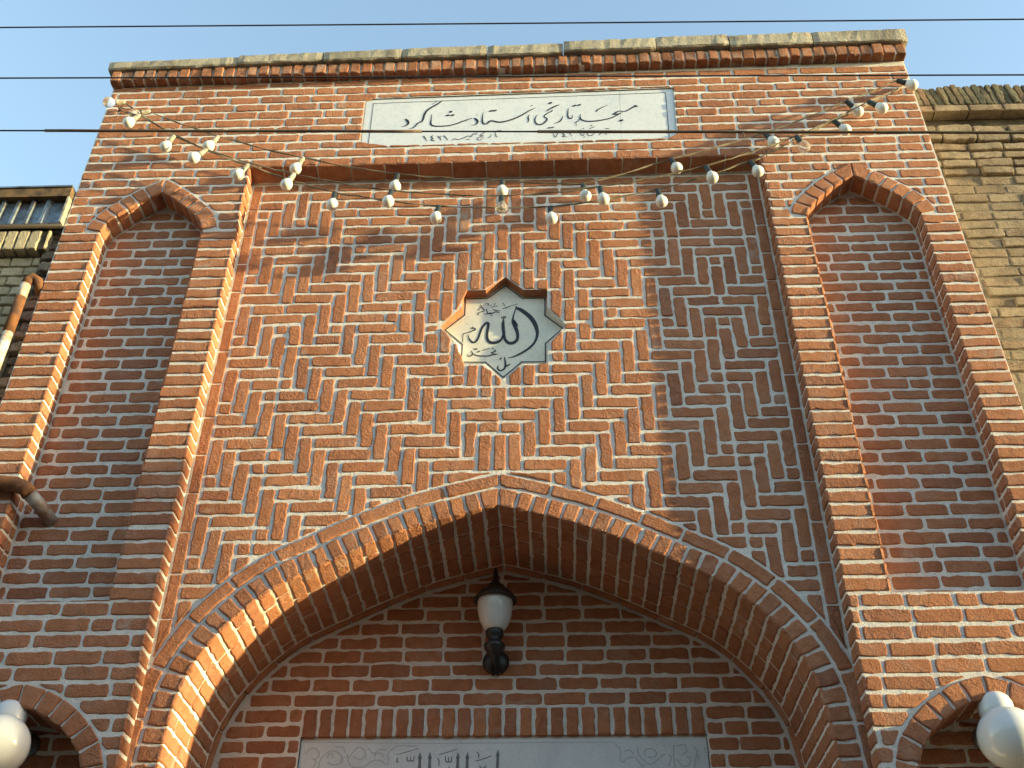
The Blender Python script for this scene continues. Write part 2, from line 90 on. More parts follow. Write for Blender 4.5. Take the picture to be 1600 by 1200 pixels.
def brick_mat(name, tones, stain=None, stain_amt=0, dust=.16, dustc=(.50,.44,.38), rough_bump=1.0):
    M, nt, b = mat(name, .9)
    g = nt.nodes.new('ShaderNodeNewGeometry'); isl = g.outputs['Random Per Island']
    n = len(tones); c = ramp(nt, isl, [(i/(n-1) if n > 1 else 0, t) for i, t in enumerate(tones)])
    # grain coordinates shifted from brick to brick
    sh = nt.nodes.new('ShaderNodeVectorMath'); sh.operation = 'ADD'
    cmb = nt.nodes.new('ShaderNodeCombineXYZ')
    for i in range(3): nt.links.new(math_(nt, 'MULTIPLY', isl, 37.0+11*i), cmb.inputs[i])
    nt.links.new(g.outputs['Position'], sh.inputs[0]); nt.links.new(cmb.outputs[0], sh.inputs[1])
    v = sh.outputs[0]
    m1 = noise(nt, 22, 5, .6, v); c = mixc(nt, 1, c, ramp(nt, m1, [(.3, (.84,.82,.80)), (.5, (1,1,1)), (.72, (1.14,1.13,1.12))]), 'MULTIPLY')
    m2 = noise(nt, 150, 3, .6, v); c = mixc(nt, 1, c, ramp(nt, m2, [(.3, (.82,.80,.78)), (.45, (1,1,1)), (.8, (1.08,1.08,1.08))]), 'MULTIPLY')
    # lime smears
    ds = noise(nt, 9, 6, .65, v, .6); odd = math_(nt, 'ADD', dust, mapr(nt, math_(nt, 'FRACT', math_(nt, 'MULTIPLY', isl, 53.7), 0), .955, .96, 0, .38)); c = mixc(nt, math_(nt, 'MULTIPLY', mapr(nt, ds, .48, .70), odd), c, dustc)
    # dark pores
    vo = nt.nodes.new('ShaderNodeTexVoronoi'); vo.inputs['Scale'].default_value = 85; nt.links.new(v, vo.inputs['Vector'])
    pore = mapr(nt, vo.outputs['Distance'], .10, .2, 1, 0)
    c = mixc(nt, math_(nt, 'MULTIPLY', pore, .3), c, (.08,.04,.025))
    c = mixc(nt, 1, c, ramp(nt, noise(nt, 1.1, 5, .6), [(.3, (.86,.85,.85)), (.55, (1,1,1)), (.75, (1.06,1.05,1.04))]), 'MULTIPLY')
    if stain:
        st = noise(nt, 6, 6, .7); c = mixc(nt, math_(nt, 'MULTIPLY', mapr(nt, st, .45, .62), stain_amt), c, stain)
    nt.links.new(c, b.inputs['Base Color'])
    # coarse wire-cut drag marks on some bricks, fine grain on all
    amp = mapr(nt, isl, .0, 1.0, .35, 1.0)
    h1 = noise(nt, 38, 4, .6, v, 1.2); h2 = noise(nt, 170, 4, .65, v)
    h = math_(nt, 'ADD', math_(nt, 'MULTIPLY', math_(nt, 'MULTIPLY', h1, amp), 1.0), math_(nt, 'MULTIPLY', h2, .35))
    h = math_(nt, 'SUBTRACT', h, math_(nt, 'MULTIPLY', pore, .35))
    bump(nt, b, h, .85*rough_bump, .015)
    return M
RED = [(.385,.152,.075),(.42,.168,.081),(.395,.156,.077),(.44,.184,.092),(.35,.136,.069),(.405,.162,.079),(.43,.174,.085),(.38,.146,.073),(.45,.192,.100),(.40,.158,.079),(.33,.132,.073),(.43,.176,.088)]
M_BRICK = brick_mat('red_brick', RED)
M_CORN = brick_mat('stained_red_brick', RED, (.05,.035,.025), .55, .5)
M_YEL = brick_mat('old_tan_brick', [(.33,.245,.16),(.38,.29,.195),(.29,.21,.135),(.41,.32,.215),(.33,.23,.145),(.37,.29,.20),(.31,.185,.115)], (.10,.075,.055), .5, .5, (.45,.37,.26), 1.6)
M_YEL2 = brick_mat('cream_brick', [(.50,.40,.25),(.56,.46,.30),(.45,.36,.22),(.53,.43,.28)], (.18,.14,.09), .35, .3, (.45,.40,.30))
M_EDGE = brick_mat('lichened_coping_brick', [(.17,.15,.10),(.24,.20,.13),(.20,.15,.10),(.28,.22,.14),(.26,.14,.09)], (.05,.05,.035), .7, .5, (.20,.22,.12), 1.6)
M_RUB = brick_mat('blackened_rubble_brick', [(.33,.21,.15),(.42,.28,.20),(.26,.18,.13),(.45,.33,.24)], (.05,.045,.04), .7, .6, (.36,.31,.25), 1.8)

def mortar_mat(name, c0, c1, dark=None):
    M, nt, b = mat(name, .95)
    n1 = noise(nt, 14, 6, .65); c = ramp(nt, n1, [(.3, c0), (.68, c1)])
    n2 = noise(nt, 120, 4, .7); c = mixc(nt, 1, c, ramp(nt, n2, [(.3, (.72,.72,.72)), (.5, (1,1,1)), (.75, (1.1,1.1,1.1))]), 'MULTIPLY')
    if dark: c = mixc(nt, mapr(nt, noise(nt, 7, 6, .7), .42, .6, 0, .8), c, dark)
    nt.links.new(c, b.inputs['Base Color'])
    h = math_(nt, 'ADD', noise(nt, 45, 5, .65), math_(nt, 'MULTIPLY', noise(nt, 220, 3, .6), .4))
    bump(nt, b, h, .8, .008)
    return M
M_MORT = mortar_mat('lime_mortar', (.64,.58,.53), (.77,.715,.66))
M_MDARK = mortar_mat('old_dark_mortar', (.10,.075,.05), (.22,.17,.11), (.04,.03,.02))
M_MTAN = mortar_mat('weathered_tan_mortar', (.25,.20,.13), (.38,.31,.215), (.12,.095,.07))

def stone_mat(name, c0, c1, vein=None, rough=.8, bumpy=.5, sc_=8, spec=.25):
    M, nt, b = mat(name, rough); b.inputs['Specular IOR Level'].default_value = spec
    c = ramp(nt, noise(nt, sc_, 6, .6, None, .5), [(.3, c0), (.7, c1)])
    if vein:
        c = mixc(nt, mapr(nt, noise(nt, 3, 7, .6, None, 1.8), .52, .66, 0, .6), c, vein)
    c = mixc(nt, 1, c, ramp(nt, noise(nt, 90, 3, .6), [(.3, (.85,.85,.85)), (.5, (1,1,1))]), 'MULTIPLY')
    nt.links.new(c, b.inputs['Base Color'])
    bump(nt, b, noise(nt, 60, 5, .7), bumpy, .01)
    return M
M_COPE = stone_mat('weathered_coping_stone', (.33,.285,.22), (.47,.42,.33), (.13,.11,.085), .95, 1.0, 9)
M_MARB = stone_mat('white_marble', (.67,.68,.71), (.74,.75,.77), (.60,.64,.70), .35, .02, 3, .4)
M_STAR = stone_mat('cream_onyx', (.72,.655,.52), (.80,.745,.63), (.66,.635,.57), .3, .02, 5, .4)
M_PLAQ = stone_mat('grey_white_plaque_stone', (.56,.56,.57), (.64,.64,.65), (.50,.50,.52), .4, .03, 5, .35)
M_ASPH = stone_mat('asphalt', (.045,.045,.045), (.065,.063,.06), None, .95, .8, 3)
M_PAVE = stone_mat('pavement_concrete', (.10,.097,.09), (.14,.135,.125), None, .9, .5, 3)
M_DADO = stone_mat('dado_stone', (.30,.27,.23), (.42,.38,.33), (.22,.2,.17), .8, .3, 3)
def plain(name, c, rough=.5, metal=0, spec=.4, var=None):
    M, nt, b = mat(name, rough); b.inputs['Metallic'].default_value = metal; b.inputs['Specular IOR Level'].default_value = spec
    if var:
        cc = mixc(nt, mapr(nt, noise(nt, var[1], 6, .65), .42, .62), c, var[0]); nt.links.new(cc, b.inputs['Base Color'])
        bump(nt, b, noise(nt, var[1]*4, 4, .6), .25, .004)
    else: b.inputs['Base Color'].default_value = (*c, 1)
    return M
M_INK = plain('black_ink', (.022,.018,.024), .45)
M_INK2 = plain('grey_carved_letters', (.16,.155,.165), .7)
M_ETCH = plain('pale_etching', (.40,.40,.42), .7)
M_CABLE = plain('black_cable', (.03,.026,.028), .6)
M_SLEEVE = plain('brown_cable_sleeve', (.13,.075,.05), .6, 0, .4, ((.20,.15,.075), 5))
M_CORD = plain('brown_lamp_cord', (.14,.11,.075), .7, 0, .3, ((.36,.30,.20), 6))
M_SOCK = plain('dark_bulb_holder', (.025,.032,.03), .45)
M_SOCKW = plain('pale_bulb_holder', (.45,.41,.33), .5, 0, .3, ((.22,.18,.13), 30))
M_BULB = plain('white_bulb_glass', (.80,.77,.71), .25, 0, .5)
M_GLOBE = plain('white_opal_glass', (.66,.66,.655), .12, 0, .5)
M_IRON = plain('black_cast_iron', (.016,.016,.018), .4, 0, .5)
M_CAPM = plain('dark_lamp_cap', (.03,.022,.018), .45)
M_ZINC = plain('weathered_zinc', (.24,.28,.31), .45, .7, .5, ((.10,.09,.085), 7))
M_RUST = plain('rusted_iron', (.20,.085,.035), .85, 0, .2, ((.09,.045,.03), 14))
M_RUSTED = plain('rusty_painted_trim', (.22,.13,.06), .8, 0, .2, ((.08,.055,.035), 14))
M_PIPE = plain('white_painted_pipe', (.62,.57,.50), .5, 0, .4, ((.33,.20,.12), 9))
M_PIPE2 = plain('grey_galvanised_pipe', (.36,.33,.32), .5, .2, .4, ((.22,.13,.09), 12))
M_WOOD = plain('door_wood', (.10,.05,.025), .6, 0, .3, ((.06,.03,.015), 5))
gl = bpy.data.materials.new('clear_bulb_glass'); gl.use_nodes = True
gb = gl.node_tree.nodes['Principled BSDF']; gb.inputs['Roughness'].default_value = .03
gb.inputs['Transmission Weight'].default_value = .85; gb.inputs['Base Color'].default_value = (.95,.93,.88,1); gb.inputs['IOR'].default_value = 1.2
M_CLEAR = gl

# ------------------------------------------------------------------ mesh collector
class MB:
    def __init__(s, *mats): s.v = []; s.f = []; s.mi = []; s.mats = list(mats)
    def face(s, pts, mi=0):
        b = len(s.v); s.v += pts; s.f.append(tuple(range(b, b+len(pts)))); s.mi.append(mi)
    def box(s, x0, x1, y0, y1, z0, z1, mi=0):
        b = len(s.v)
        s.v += [(x, y, z+ZO) for z in (z0, z1) for y in (y0, y1) for x in (x0, x1)]
        for q in ((0,2,3,1),(4,5,7,6),(0,1,5,4),(2,6,7,3),(0,4,6,2),(1,3,7,5)):
            s.f.append(tuple(b+i for i in q)); s.mi.append(mi)
    def sheet(s, loops, fr, mi=0):
        vs = [p for l in loops for p in l]
        tris = tessellate_polygon([[Vector((a, c, 0)) for a, c in l] for l in loops])
        b = len(s.v); s.v += [fr(a, c, 0) for a, c in vs]
        for t in tris:
            (ax, ay), (bx, by), (cx, cy) = (vs[i] for i in t)
            if (bx-ax)*(cy-ay)-(by-ay)*(cx-ax) < 0: t = (t[0], t[2], t[1])
            s.f.append(tuple(b+i for i in t)); s.mi.append(mi)
    def strip(s, A, B, mi=0):
        b = len(s.v); n = len(A); s.v += A+B
        for i in range(n-1): s.f.append((b+i, b+i+1, b+n+i+1, b+n+i)); s.mi.append(mi)
    def tube(s, pts, r, n=10, mi=0, cap=True):
        pts = [Vector(q) for q in pts]; rs = r if isinstance(r, (list, tuple)) else [r]*len(pts)
        b = len(s.v); prev = None
        for i, q in enumerate(pts):
            t = (pts[min(i+1, len(pts)-1)]-pts[max(i-1, 0)]).normalized()
            if prev is None: prev = t.orthogonal().normalized()
            a = (prev - t*prev.dot(t)).normalized(); prev = a; c = t.cross(a)
            for k in range(n):
                th = 2*math.pi*k/n; d = q+rs[i]*(math.cos(th)*a+math.sin(th)*c); s.v.append(tuple(d))
        for i in range(len(pts)-1):
            for k in range(n):
                k2 = (k+1) % n
                s.f.append((b+i*n+k, b+i*n+k2, b+(i+1)*n+k2, b+(i+1)*n+k)); s.mi.append(mi)
        if cap:
            s.f.append(tuple(b+k for k in reversed(range(n)))); s.mi.append(mi)
            e = b+(len(pts)-1)*n; s.f.append(tuple(e+k for k in range(n))); s.mi.append(mi)
    def lathe(s, prof, base, axis=(0,0,1), n=24, mi=0):      # prof: (radius, height)
        ax = Vector(axis).normalized(); a = ax.orthogonal().normalized(); c = ax.cross(a); b = len(s.v)
        for r, h in prof:
            for k in range(n):
                th = 2*math.pi*k/n; s.v.append(tuple(Vector(base)+ax*h+r*(math.cos(th)*a+math.sin(th)*c)))
        for i in range(len(prof)-1):
            for k in range(n):
                k2 = (k+1) % n; s.f.append((b+i*n+k, b+i*n+k2, b+(i+1)*n+k2, b+(i+1)*n+k)); s.mi.append(mi)
        s.f.append(tuple(b+k for k in reversed(range(n)))); s.mi.append(mi)
        e = b+(len(prof)-1)*n; s.f.append(tuple(e+k for k in range(n))); s.mi.append(mi)
    def build(s, name, parent=None, smooth=False):
        off = parent.matrix_world.translation if parent else Vector((0,0,0))
        par = parent
        if parent:
            off = Vector(parent.location); q = parent.parent
            while q: off += q.location; q = q.parent
        me = bpy.data.meshes.new(name)
        me.from_pydata([(x-off.x, y-off.y, z-off.z) for x, y, z in s.v], [], s.f)
        for M in s.mats: me.materials.append(M)
        me.polygons.foreach_set('material_index', s.mi)
        if smooth: me.polygons.foreach_set('use_smooth', [True]*len(s.f))
        me.update()
        o = bpy.data.objects.new(name, me); col.objects.link(o)
        if parent: o.parent = parent
        return o
def empty(name, loc, label=None, cat=None, group=None):
    o = bpy.data.objects.new(name, None); col.objects.link(o); o.location = loc; o.empty_display_size = .1
    return tag(o, label, cat, group)
def tag(o, label=None, cat=None, group=None, kind=None):
    for k, v in (('label', label), ('category', cat), ('group', group), ('kind', kind)):
        if v: o[k] = v
    return o

# frames: (u, v, w) -> world, w grows out of the wall
def front(Y): return lambda u, v, w_: (u, Y-w_, v+ZO)
def jamb_r(X): return lambda u, v, w_: (X+w_, u, v+ZO)        # faces +x, u = y
def jamb_l(X): return lambda u, v, w_: (X-w_, -u, v+ZO)       # faces -x, u = -y
def soffit(Z): return lambda u, v, w_: (u, -v, Z-w_+ZO)       # faces down, v = -y

# ------------------------------------------------------------------ polygon helpers
def area(P): return .5*sum(P[i][0]*P[(i+1) % len(P)][1]-P[(i+1) % len(P)][0]*P[i][1] for i in range(len(P)))
def rect(x0, x1, y0, y1): return [(x0,y0),(x1,y0),(x1,y1),(x0,y1)]
def densify(P, d):
    out = []
    for i in range(len(P)):
        a, b = P[i], P[(i+1) % len(P)]; L = math.hypot(b[0]-a[0], b[1]-a[1]); n = max(1, int(L/d+.5))
        for k in range(n): t = k/n; out.append((a[0]+(b[0]-a[0])*t, a[1]+(b[1]-a[1])*t))
    return out
def clip(P, f):
    vals = [f(q) for q in P]
    P0 = P; P = densify(P, .012); vals = [f(q) for q in P]
    if min(vals) >= 0: return P0
    if max(vals) < 0: return []
    out = []
    for i in range(len(P)):
        a, b = P[i], P[(i+1) % len(P)]; fa, fb = vals[i], vals[(i+1) % len(P)]
        if fa >= 0: out.append(a)
        if (fa >= 0) != (fb >= 0):
            t = fa/(fa-fb); out.append((a[0]+(b[0]-a[0])*t, a[1]+(b[1]-a[1])*t))
    return out
def simplify(P, eps=.0015):
    # drop nearly collinear points
    ch = True; P = P[:]
    while ch and len(P) > 3:
        ch = False
        for i in range(len(P)):
            a, b, c = P[i-1], P[i], P[(i+1) % len(P)]
            L = math.hypot(c[0]-a[0], c[1]-a[1])
            if L < 1e-6 or abs((c[0]-a[0])*(b[1]-a[1])-(c[1]-a[1])*(b[0]-a[0]))/max(L, 1e-6) < eps or math.hypot(b[0]-a[0], b[1]-a[1]) < .003:
                P.pop(i); ch = True; break
    return P
def sdf(q, poly):
    x, y = q; best = 1e9; ins = False
    for i in range(len(poly)):
        ax, ay = poly[i-1]; bx, by = poly[i]
        dx, dy = bx-ax, by-ay; t = max(0, min(1, ((x-ax)*dx+(y-ay)*dy)/(dx*dx+dy*dy+1e-12)))
        d = (x-ax-dx*t)**2+(y-ay-dy*t)**2
        if d < best: best = d
        if (ay > y) != (by > y) and x < ax+(y-ay)/(by-ay)*dx: ins = not ins
    return -math.sqrt(best) if ins else math.sqrt(best)
def inset(P, d):
    n = len(P); out = []
    for i in range(n):
        a, b, c = P[i-1], P[i], P[(i+1) % n]
        e1 = (b[0]-a[0], b[1]-a[1]); e2 = (c[0]-b[0], c[1]-b[1])
        l1 = math.hypot(*e1) or 1e-9; l2 = math.hypot(*e2) or 1e-9
        nx = -(e1[1]/l1+e2[1]/l2); ny = e1[0]/l1+e2[0]/l2; l = math.hypot(nx, ny) or 1
        out.append((b[0]+nx/l*d, b[1]+ny/l*d))
    return out

def brick(mb, P, fr, h=.0042, mi=0, jit=.0022, rnd=.010, tilt=.018, base=-.004):
    """one hand-laid brick: irregular outline, worn arrises, slightly tilted face"""
    if area(P) < 0: P = P[::-1]
    if area(P) < .0005: return
    n = len(P); Q = []
    for i in range(n):                                     # wear the corners
        a, b, c = P[i-1], P[i], P[(i+1) % n]
        l1 = math.hypot(b[0]-a[0], b[1]-a[1]); l2 = math.hypot(c[0]-b[0], c[1]-b[1])
        if l1 < 1e-6 or l2 < 1e-6: continue
        dot = ((b[0]-a[0])*(c[0]-b[0])+(b[1]-a[1])*(c[1]-b[1]))/(l1*l2)
        if dot > .88: Q.append((b, 0)); continue
        r = rnd*random.uniform(.5, 1.7)
        r1, r2 = min(r*random.uniform(.7, 1.4), l1*.35), min(r*random.uniform(.7, 1.4), l2*.35)
        p1 = (b[0]+(a[0]-b[0])/l1*r1, b[1]+(a[1]-b[1])/l1*r1); p2 = (b[0]+(c[0]-b[0])/l2*r2, b[1]+(c[1]-b[1])/l2*r2)
        pm = ((p1[0]+p2[0])*.25+b[0]*.5, (p1[1]+p2[1])*.25+b[1]*.5)
        Q += [(p1, 1), (pm, 1), (p2, 1)]
    S = []
    for i in range(len(Q)):
        a, b = Q[i][0], Q[(i+1) % len(Q)][0]
        L = math.hypot(b[0]-a[0], b[1]-a[1]); S.append(a)
        if L > .03:
            k = max(2, int(L/.03+.5)); nx, ny = -(b[1]-a[1])/L, (b[0]-a[0])/L
            for j in range(1, k):
                t = (j+random.uniform(-.25, .25))/k; d = random.gauss(0, jit)
                S.append((a[0]+(b[0]-a[0])*t+nx*d, a[1]+(b[1]-a[1])*t+ny*d))
    cx = sum(q[0] for q in S)/len(S); cy = sum(q[1] for q in S)/len(S)
    ta, tb = random.gauss(0, tilt), random.gauss(0, tilt); dh = random.gauss(0, .0012)
    ex = max(abs(q[0]-cx) for q in S); ey = max(abs(q[1]-cy) for q in S)
    ta = max(-.3*h/ex, min(.3*h/ex, ta)); tb = max(-.3*h/ey, min(.3*h/ey, tb)); dh = max(-.12*h, min(.4*h, dh))
    W = lambda q: ta*(q[0]-cx)+tb*(q[1]-cy)+dh
    rings = [(inset(S, -.002), base, 0), (S, h*.35, 1), (inset(S, .0022), h*.85, 1), (inset(S, .0065), h, 1)]
    b = len(mb.v); n = len(S)
    for P_, w_, k in rings:
        for q in P_: mb.v.append(fr(q[0], q[1], max(base, w_+k*W(q))))
    for r in range(3):
        for i in range(n):
            j = (i+1) % n; mb.f.append((b+r*n+i, b+r*n+j, b+(r+1)*n+j, b+(r+1)*n+i)); mb.mi.append(mi)
    mb.f.append(tuple(b+3*n+i for i in range(n))); mb.mi.append(mi)

def field(mb, x0, x1, rows, fr, clips=(), L=.198, jb=.0165, jv=.0145, off=None, half=.08, **k):
    """running-bond courses between x0 and x1; rows = list of (z0, z1)"""
    for i, (z0, z1) in enumerate(rows):
        x = x0 - L*((.5 if i % 2 else .02)+random.uniform(0, .34))
        wob = [random.gauss(0, .0025) for _ in range(4)]
        while x < x1:
            l = L*random.uniform(.93, 1.06)
            if random.random() < half: l = L*random.uniform(.45, .75)
            a, b = max(x, x0), min(x+l, x1); x += l
            if x1-b < .045: b = x1; x = x1
            if b-a < .035: continue
            a += jv*.5*random.uniform(.7, 1.3); b -= jv*.5*random.uniform(.7, 1.3)
            s0, s1 = random.gauss(0, .002), random.gauss(0, .002)
            j0 = jb*.5*random.uniform(.75, 1.25); j1 = jb*.5*random.uniform(.75, 1.25)
            P = [(a, z0+j0+s0), (b, z0+j0+s0*.3), (b+random.gauss(0, .002), z1-j1+s1*.3), (a+random.gauss(0, .002), z1-j1+s1)]
            for f in clips:
                if P: P2 = clip(P, f); P = P2 if P2 is not None else P
                if not P: break
            if not P: continue
            P = simplify(P) if len(P) > 4 else P
            if len(P) >= 3: brick(mb, P, fr, **k)

# ------------------------------------------------------------------ profiles (panel-plane metres)
def crom(P, n=8):
    out = []
    for i in range(len(P)-1):
        p0 = P[i-1] if i else (2*P[0][0]-P[1][0], 2*P[0][1]-P[1][1]); p1, p2 = P[i], P[i+1]
        p3 = P[i+2] if i+2 < len(P) else (2*p2[0]-p1[0], 2*p2[1]-p1[1])
        for k in range(n):
            t = k/n
            out.append(tuple(.5*(2*p1[j]+(p2[j]-p0[j])*t+(2*p0[j]-5*p1[j]+4*p2[j]-p3[j])*t*t+(3*p1[j]-p0[j]-3*p2[j]+p3[j])*t**3) for j in (0, 1)))
    out.append(P[-1]); return out
class Curve:
    """half arch profile from the apex down its right side; offset outward by o"""
    def __init__(s, pts):
        s.p = pts; s.s = [0]
        for a, b in zip(pts, pts[1:]): s.s.append(s.s[-1]+math.hypot(b[0]-a[0], b[1]-a[1]))
        s.L = s.s[-1]; s.n = []
        for i in range(len(pts)):
            a, b = pts[max(i-1, 0)], pts[min(i+1, len(pts)-1)]; l = math.hypot(b[0]-a[0], b[1]-a[1])
            s.n.append((-(b[1]-a[1])/l, (b[0]-a[0])/l))
    def at(s, t, o=0):
        t = max(0, min(s.L, t)); i = 0
        lo, hi = 0, len(s.s)-2
        while lo < hi:
            mid = (lo+hi+1)//2
            if s.s[mid] <= t: lo = mid
            else: hi = mid-1
        i = lo; k = (t-s.s[i])/(s.s[i+1]-s.s[i] or 1)
        x = s.p[i][0]+(s.p[i+1][0]-s.p[i][0])*k; z = s.p[i][1]+(s.p[i+1][1]-s.p[i][1])*k
        nx = s.n[i][0]+(s.n[i+1][0]-s.n[i][0])*k; nz = s.n[i][1]+(s.n[i+1][1]-s.n[i][1])*k
        return (x+nx*o, z+nz*o)
    def outline(s, o=0, n=40):
        """right half offset points starting on the axis"""
        pts = [s.at(s.L*i/n, o) for i in range(n+1)]
        pts = [q for q in pts if q[0] >= 0]
        if o > 0:
            a = pts[0]; sl = (pts[1][1]-a[1])/(pts[1][0]-a[0]); pts = [(0, a[1]-sl*a[0])]+pts
        else: pts[0] = (0, pts[0][1]) if pts[0][0] < .02 else pts[0]
        return pts
def apexfix(P, c, g=.004):
    '''push the crown-side corners of the first stone in to the axis'''
    m_ = (c.p[0][1]-c.p[1][1])/(c.p[1][0]-c.p[0][0]); t = (0, len(P)-1)
    return [((g, P[i][1]+(P[i][0]-g)*m_) if i in t else (max(g, P[i][0]), P[i][1])) for i in range(len(P))]
def full(half, xc=0):
    return [(xc-x, z) for x, z in reversed(half[1:])]+[(xc+x, z) for x, z in half]

ZB = -2.40                                                    # bricks are laid down to here
ARCH = Curve(crom([(0,-.492),(.18,-.54),(.35,-.592),(.55,-.675),(.80,-.80),(.93,-.868),(1.04,-.955),(1.14,-1.06),(1.235,-1.205),(1.29,-1.37),(1.312,-1.62),(1.315,-1.9),(1.315,ZB)], 6))
NL = dict(xc=-1.8975, hw=.2825); NR = dict(xc=1.914, hw=.302)
for N in (NL, NR):
    h = N['hw']; N['c'] = Curve(crom([(0,1.503),(h*.33,1.436),(h*.66,1.348),(h*.90,1.266),(h,1.19)], 6))
SMALL = Curve(crom([(0,-1.435),(.06,-1.45),(.13,-1.483),(.20,-1.53),(.26,-1.59),(.305,-1.655),(.325,-1.74),(.33,-1.85),(.33,ZB)], 5))
SN = (-1.878, 1.890)
XL, XR, XI = -2.385, 2.395, 1.434
YF = -.10                                                     # front plane; panel plane is y = 0
ZI = 1.685                                                    # underside of the lintel
PIT = .0705; ZLEDGE = ZI-38*PIT
def rows(z0, z1, pit=PIT): n = int((z1-z0)/pit+.5); return [(z0+i*(z1-z0)/n, z0+(i+1)*(z1-z0)/n) for i in range(n)]
def cornz(x): return 2.468+.0125*x
SIGN = [(-.823, 2.272), (-.819, 1.846), (.988, 1.852), (1.004, 2.300)]

# ================================================================== the portal
portal = empty('mosque_portal', (0, 0, 0), 'tall red brick mosque portal with a pointed arch and herringbone panel', 'mosque')

# ---- front field
mb = MB(M_BRICK, M_MORT); fr = front(YF)
ext = {id(N): full(N['c'].outline(.088), N['xc']) for N in (NL, NR)}
n_ext = [[(N['xc']-N['hw']-.008, 1.0)]+ext[id(N)]+[(N['xc']+N['hw']+.008, 1.0)] for N in (NL, NR)]
n_in = [[(N['xc']-N['hw'], ZLEDGE)]+full(N['c'].outline(0), N['xc'])+[(N['xc']+N['hw'], ZLEDGE)] for N in (NL, NR)]
s_ext = [full(SMALL.outline(.085), x) for x in SN]; s_in = [full(SMALL.outline(0), x) for x in SN]
signp = SIGN
# mortar bed
outer = [(XL, ZB), (XL, cornz(XL)+.05), (XR, cornz(XR)+.05), (XR, ZB)]
b = [(XL, ZB)]+[q for q in s_in[0]]+[(-XI, ZB), (-XI, ZI), (XI, ZI), (XI, ZB)]+[q for q in s_in[1]]+[(XR, ZB), (XR, cornz(XR)+.05), (XL, cornz(XL)+.05)]
b = [q for i, q in enumerate(b) if i == 0 or math.hypot(q[0]-b[i-1][0], q[1]-b[i-1][1]) > 1e-4]
mb.sheet([b, n_in[0], n_in[1], [SIGN[0], SIGN[1], SIGN[2], SIGN[3]]], fr, 1)
# bricks above the lintel
def out_of(poly, d): 
    xs = [q[0] for q in poly]; zs = [q[1] for q in poly]; bb = (min(xs)-.3, max(xs)+.3, min(zs)-.3, max(zs)+.3)
    return lambda q: sdf(q, poly)-d if bb[0] < q[0] < bb[1] and bb[2] < q[1] < bb[3] else .3
cl_n = [out_of(n_ext[0], .009), out_of(n_ext[1], .009)]
sgn = out_of(SIGN, .006)
top = lambda q: cornz(q[0])-.012-q[1]
up_rows = rows(ZI, ZI+11*PIT)
field(mb, XL, XR, up_rows, fr, [sgn, top])
# beside the panel opening, down to the springing of the tall niches
sp_rows = rows(1.19, ZI, PIT)
for x0, x1, c in ((XL, -XI, cl_n[0]), (XI, XR, cl_n[1])): field(mb, x0, x1, sp_rows, fr, [c])
# one-brick piers
pr = rows(ZLEDGE, 1.19)
for x0, x1, ja, jc in ((XL, NL['xc']-NL['hw'], 0, 1), (NL['xc']+NL['hw'], -XI, 1, 1), (XI, NR['xc']-NR['hw'], 1, 1), (NR['xc']+NR['hw'], XR, 1, 0)):
    for z0, z1 in pr:
        e0 = .006 if ja else -.004; e1 = .006 if jc else -.004
        a, c = x0-e0*random.uniform(.7, 1.3), x1+e1*random.uniform(.7, 1.3); j = .0085*random.uniform(.75, 1.25); s = random.gauss(0, .002)
        brick(mb, [(a, z0+j), (c, z0+j+s), (c, z1-j+s), (a, z1-j)], fr, h=.006, rnd=.006, tilt=.025)
# lower field
lo_rows = rows(ZB, ZLEDGE)
for x0, x1, i in ((XL, -XI+.006, 0), (XI-.006, XR, 1)): field(mb, x0, x1, lo_rows, fr, [out_of(s_ext[i], .008)])
# ends of the portal mass
mb.box(XL, XL+.15, YF+.001, 1.2, ZB, cornz(XL)+.04, 1); mb.box(XR-.14, XR, YF+.001, 1.2, ZB, cornz(XR)+.04, 1)
mb.box(XL+.01, XR-.01, .9, 1.2, ZB, 2.38, 1)
mb.box(-1.6, 1.6, YF+.05, .9, ZI+.04, 2.36, 1)
mb.build('facade_wall', portal)

# ---- lintel over the panel
mb = MB(M_BRICK, M_MORT); fr = lambda u, v, w_: (u, -v, 1.653+max(0, v)*.32-w_+ZO)      # the soffit rises a little to the front
mb.sheet([[(-XI, -.02), (XI, -.02), (XI, .10), (-XI, .10)]], fr, 1)
n = 15
for i in range(n):
    a = -XI+2*XI*i/n; c = a+2*XI/n
    brick(mb, rect(a+.005, c-.005, .012, .106), fr, h=.005, jit=.001, rnd=.004)
mb.build('lintel', portal)

# ---- reveals of the panel recess and the tall niches: one brick end per course
def jamb(mb, X, right, y0, y1, rws, split=False):
    """right: face looks to +x (it is on the left side of the opening)"""
    f = jamb_r(X) if right else jamb_l(X)
    z0, z1 = rws[0][0], rws[-1][1]
    mb.sheet([rect(y0, y1, z0, z1) if right else rect(-y1, -y0, z0, z1)], f, 1)
    for a, c in rws:
        j = .0088*random.uniform(.75, 1.25); e = y0-.006
        cut = (e, y1-.014) if not split else (e, e+.075+random.gauss(0, .004))
        segs = [cut] if not split else [cut, (cut[1]+.011, y1-.010)]
        for u0, u1 in segs:
            P = rect(u0, u1, a+j, c-j) if right else rect(-u1, -u0, a+j, c-j)
            brick(mb, P, f, h=.006, rnd=.005, jit=.0012, tilt=.03)
mb = MB(M_BRICK, M_MORT)
jamb(mb, -XI, True, YF, 0, rows(ZB, ZI)); mb.build('panel_reveal', portal)
mb = MB(M_BRICK, M_MORT); jamb(mb, XI, False, YF, 0, rows(ZB, ZI)); mb.build('panel_reveal', portal)

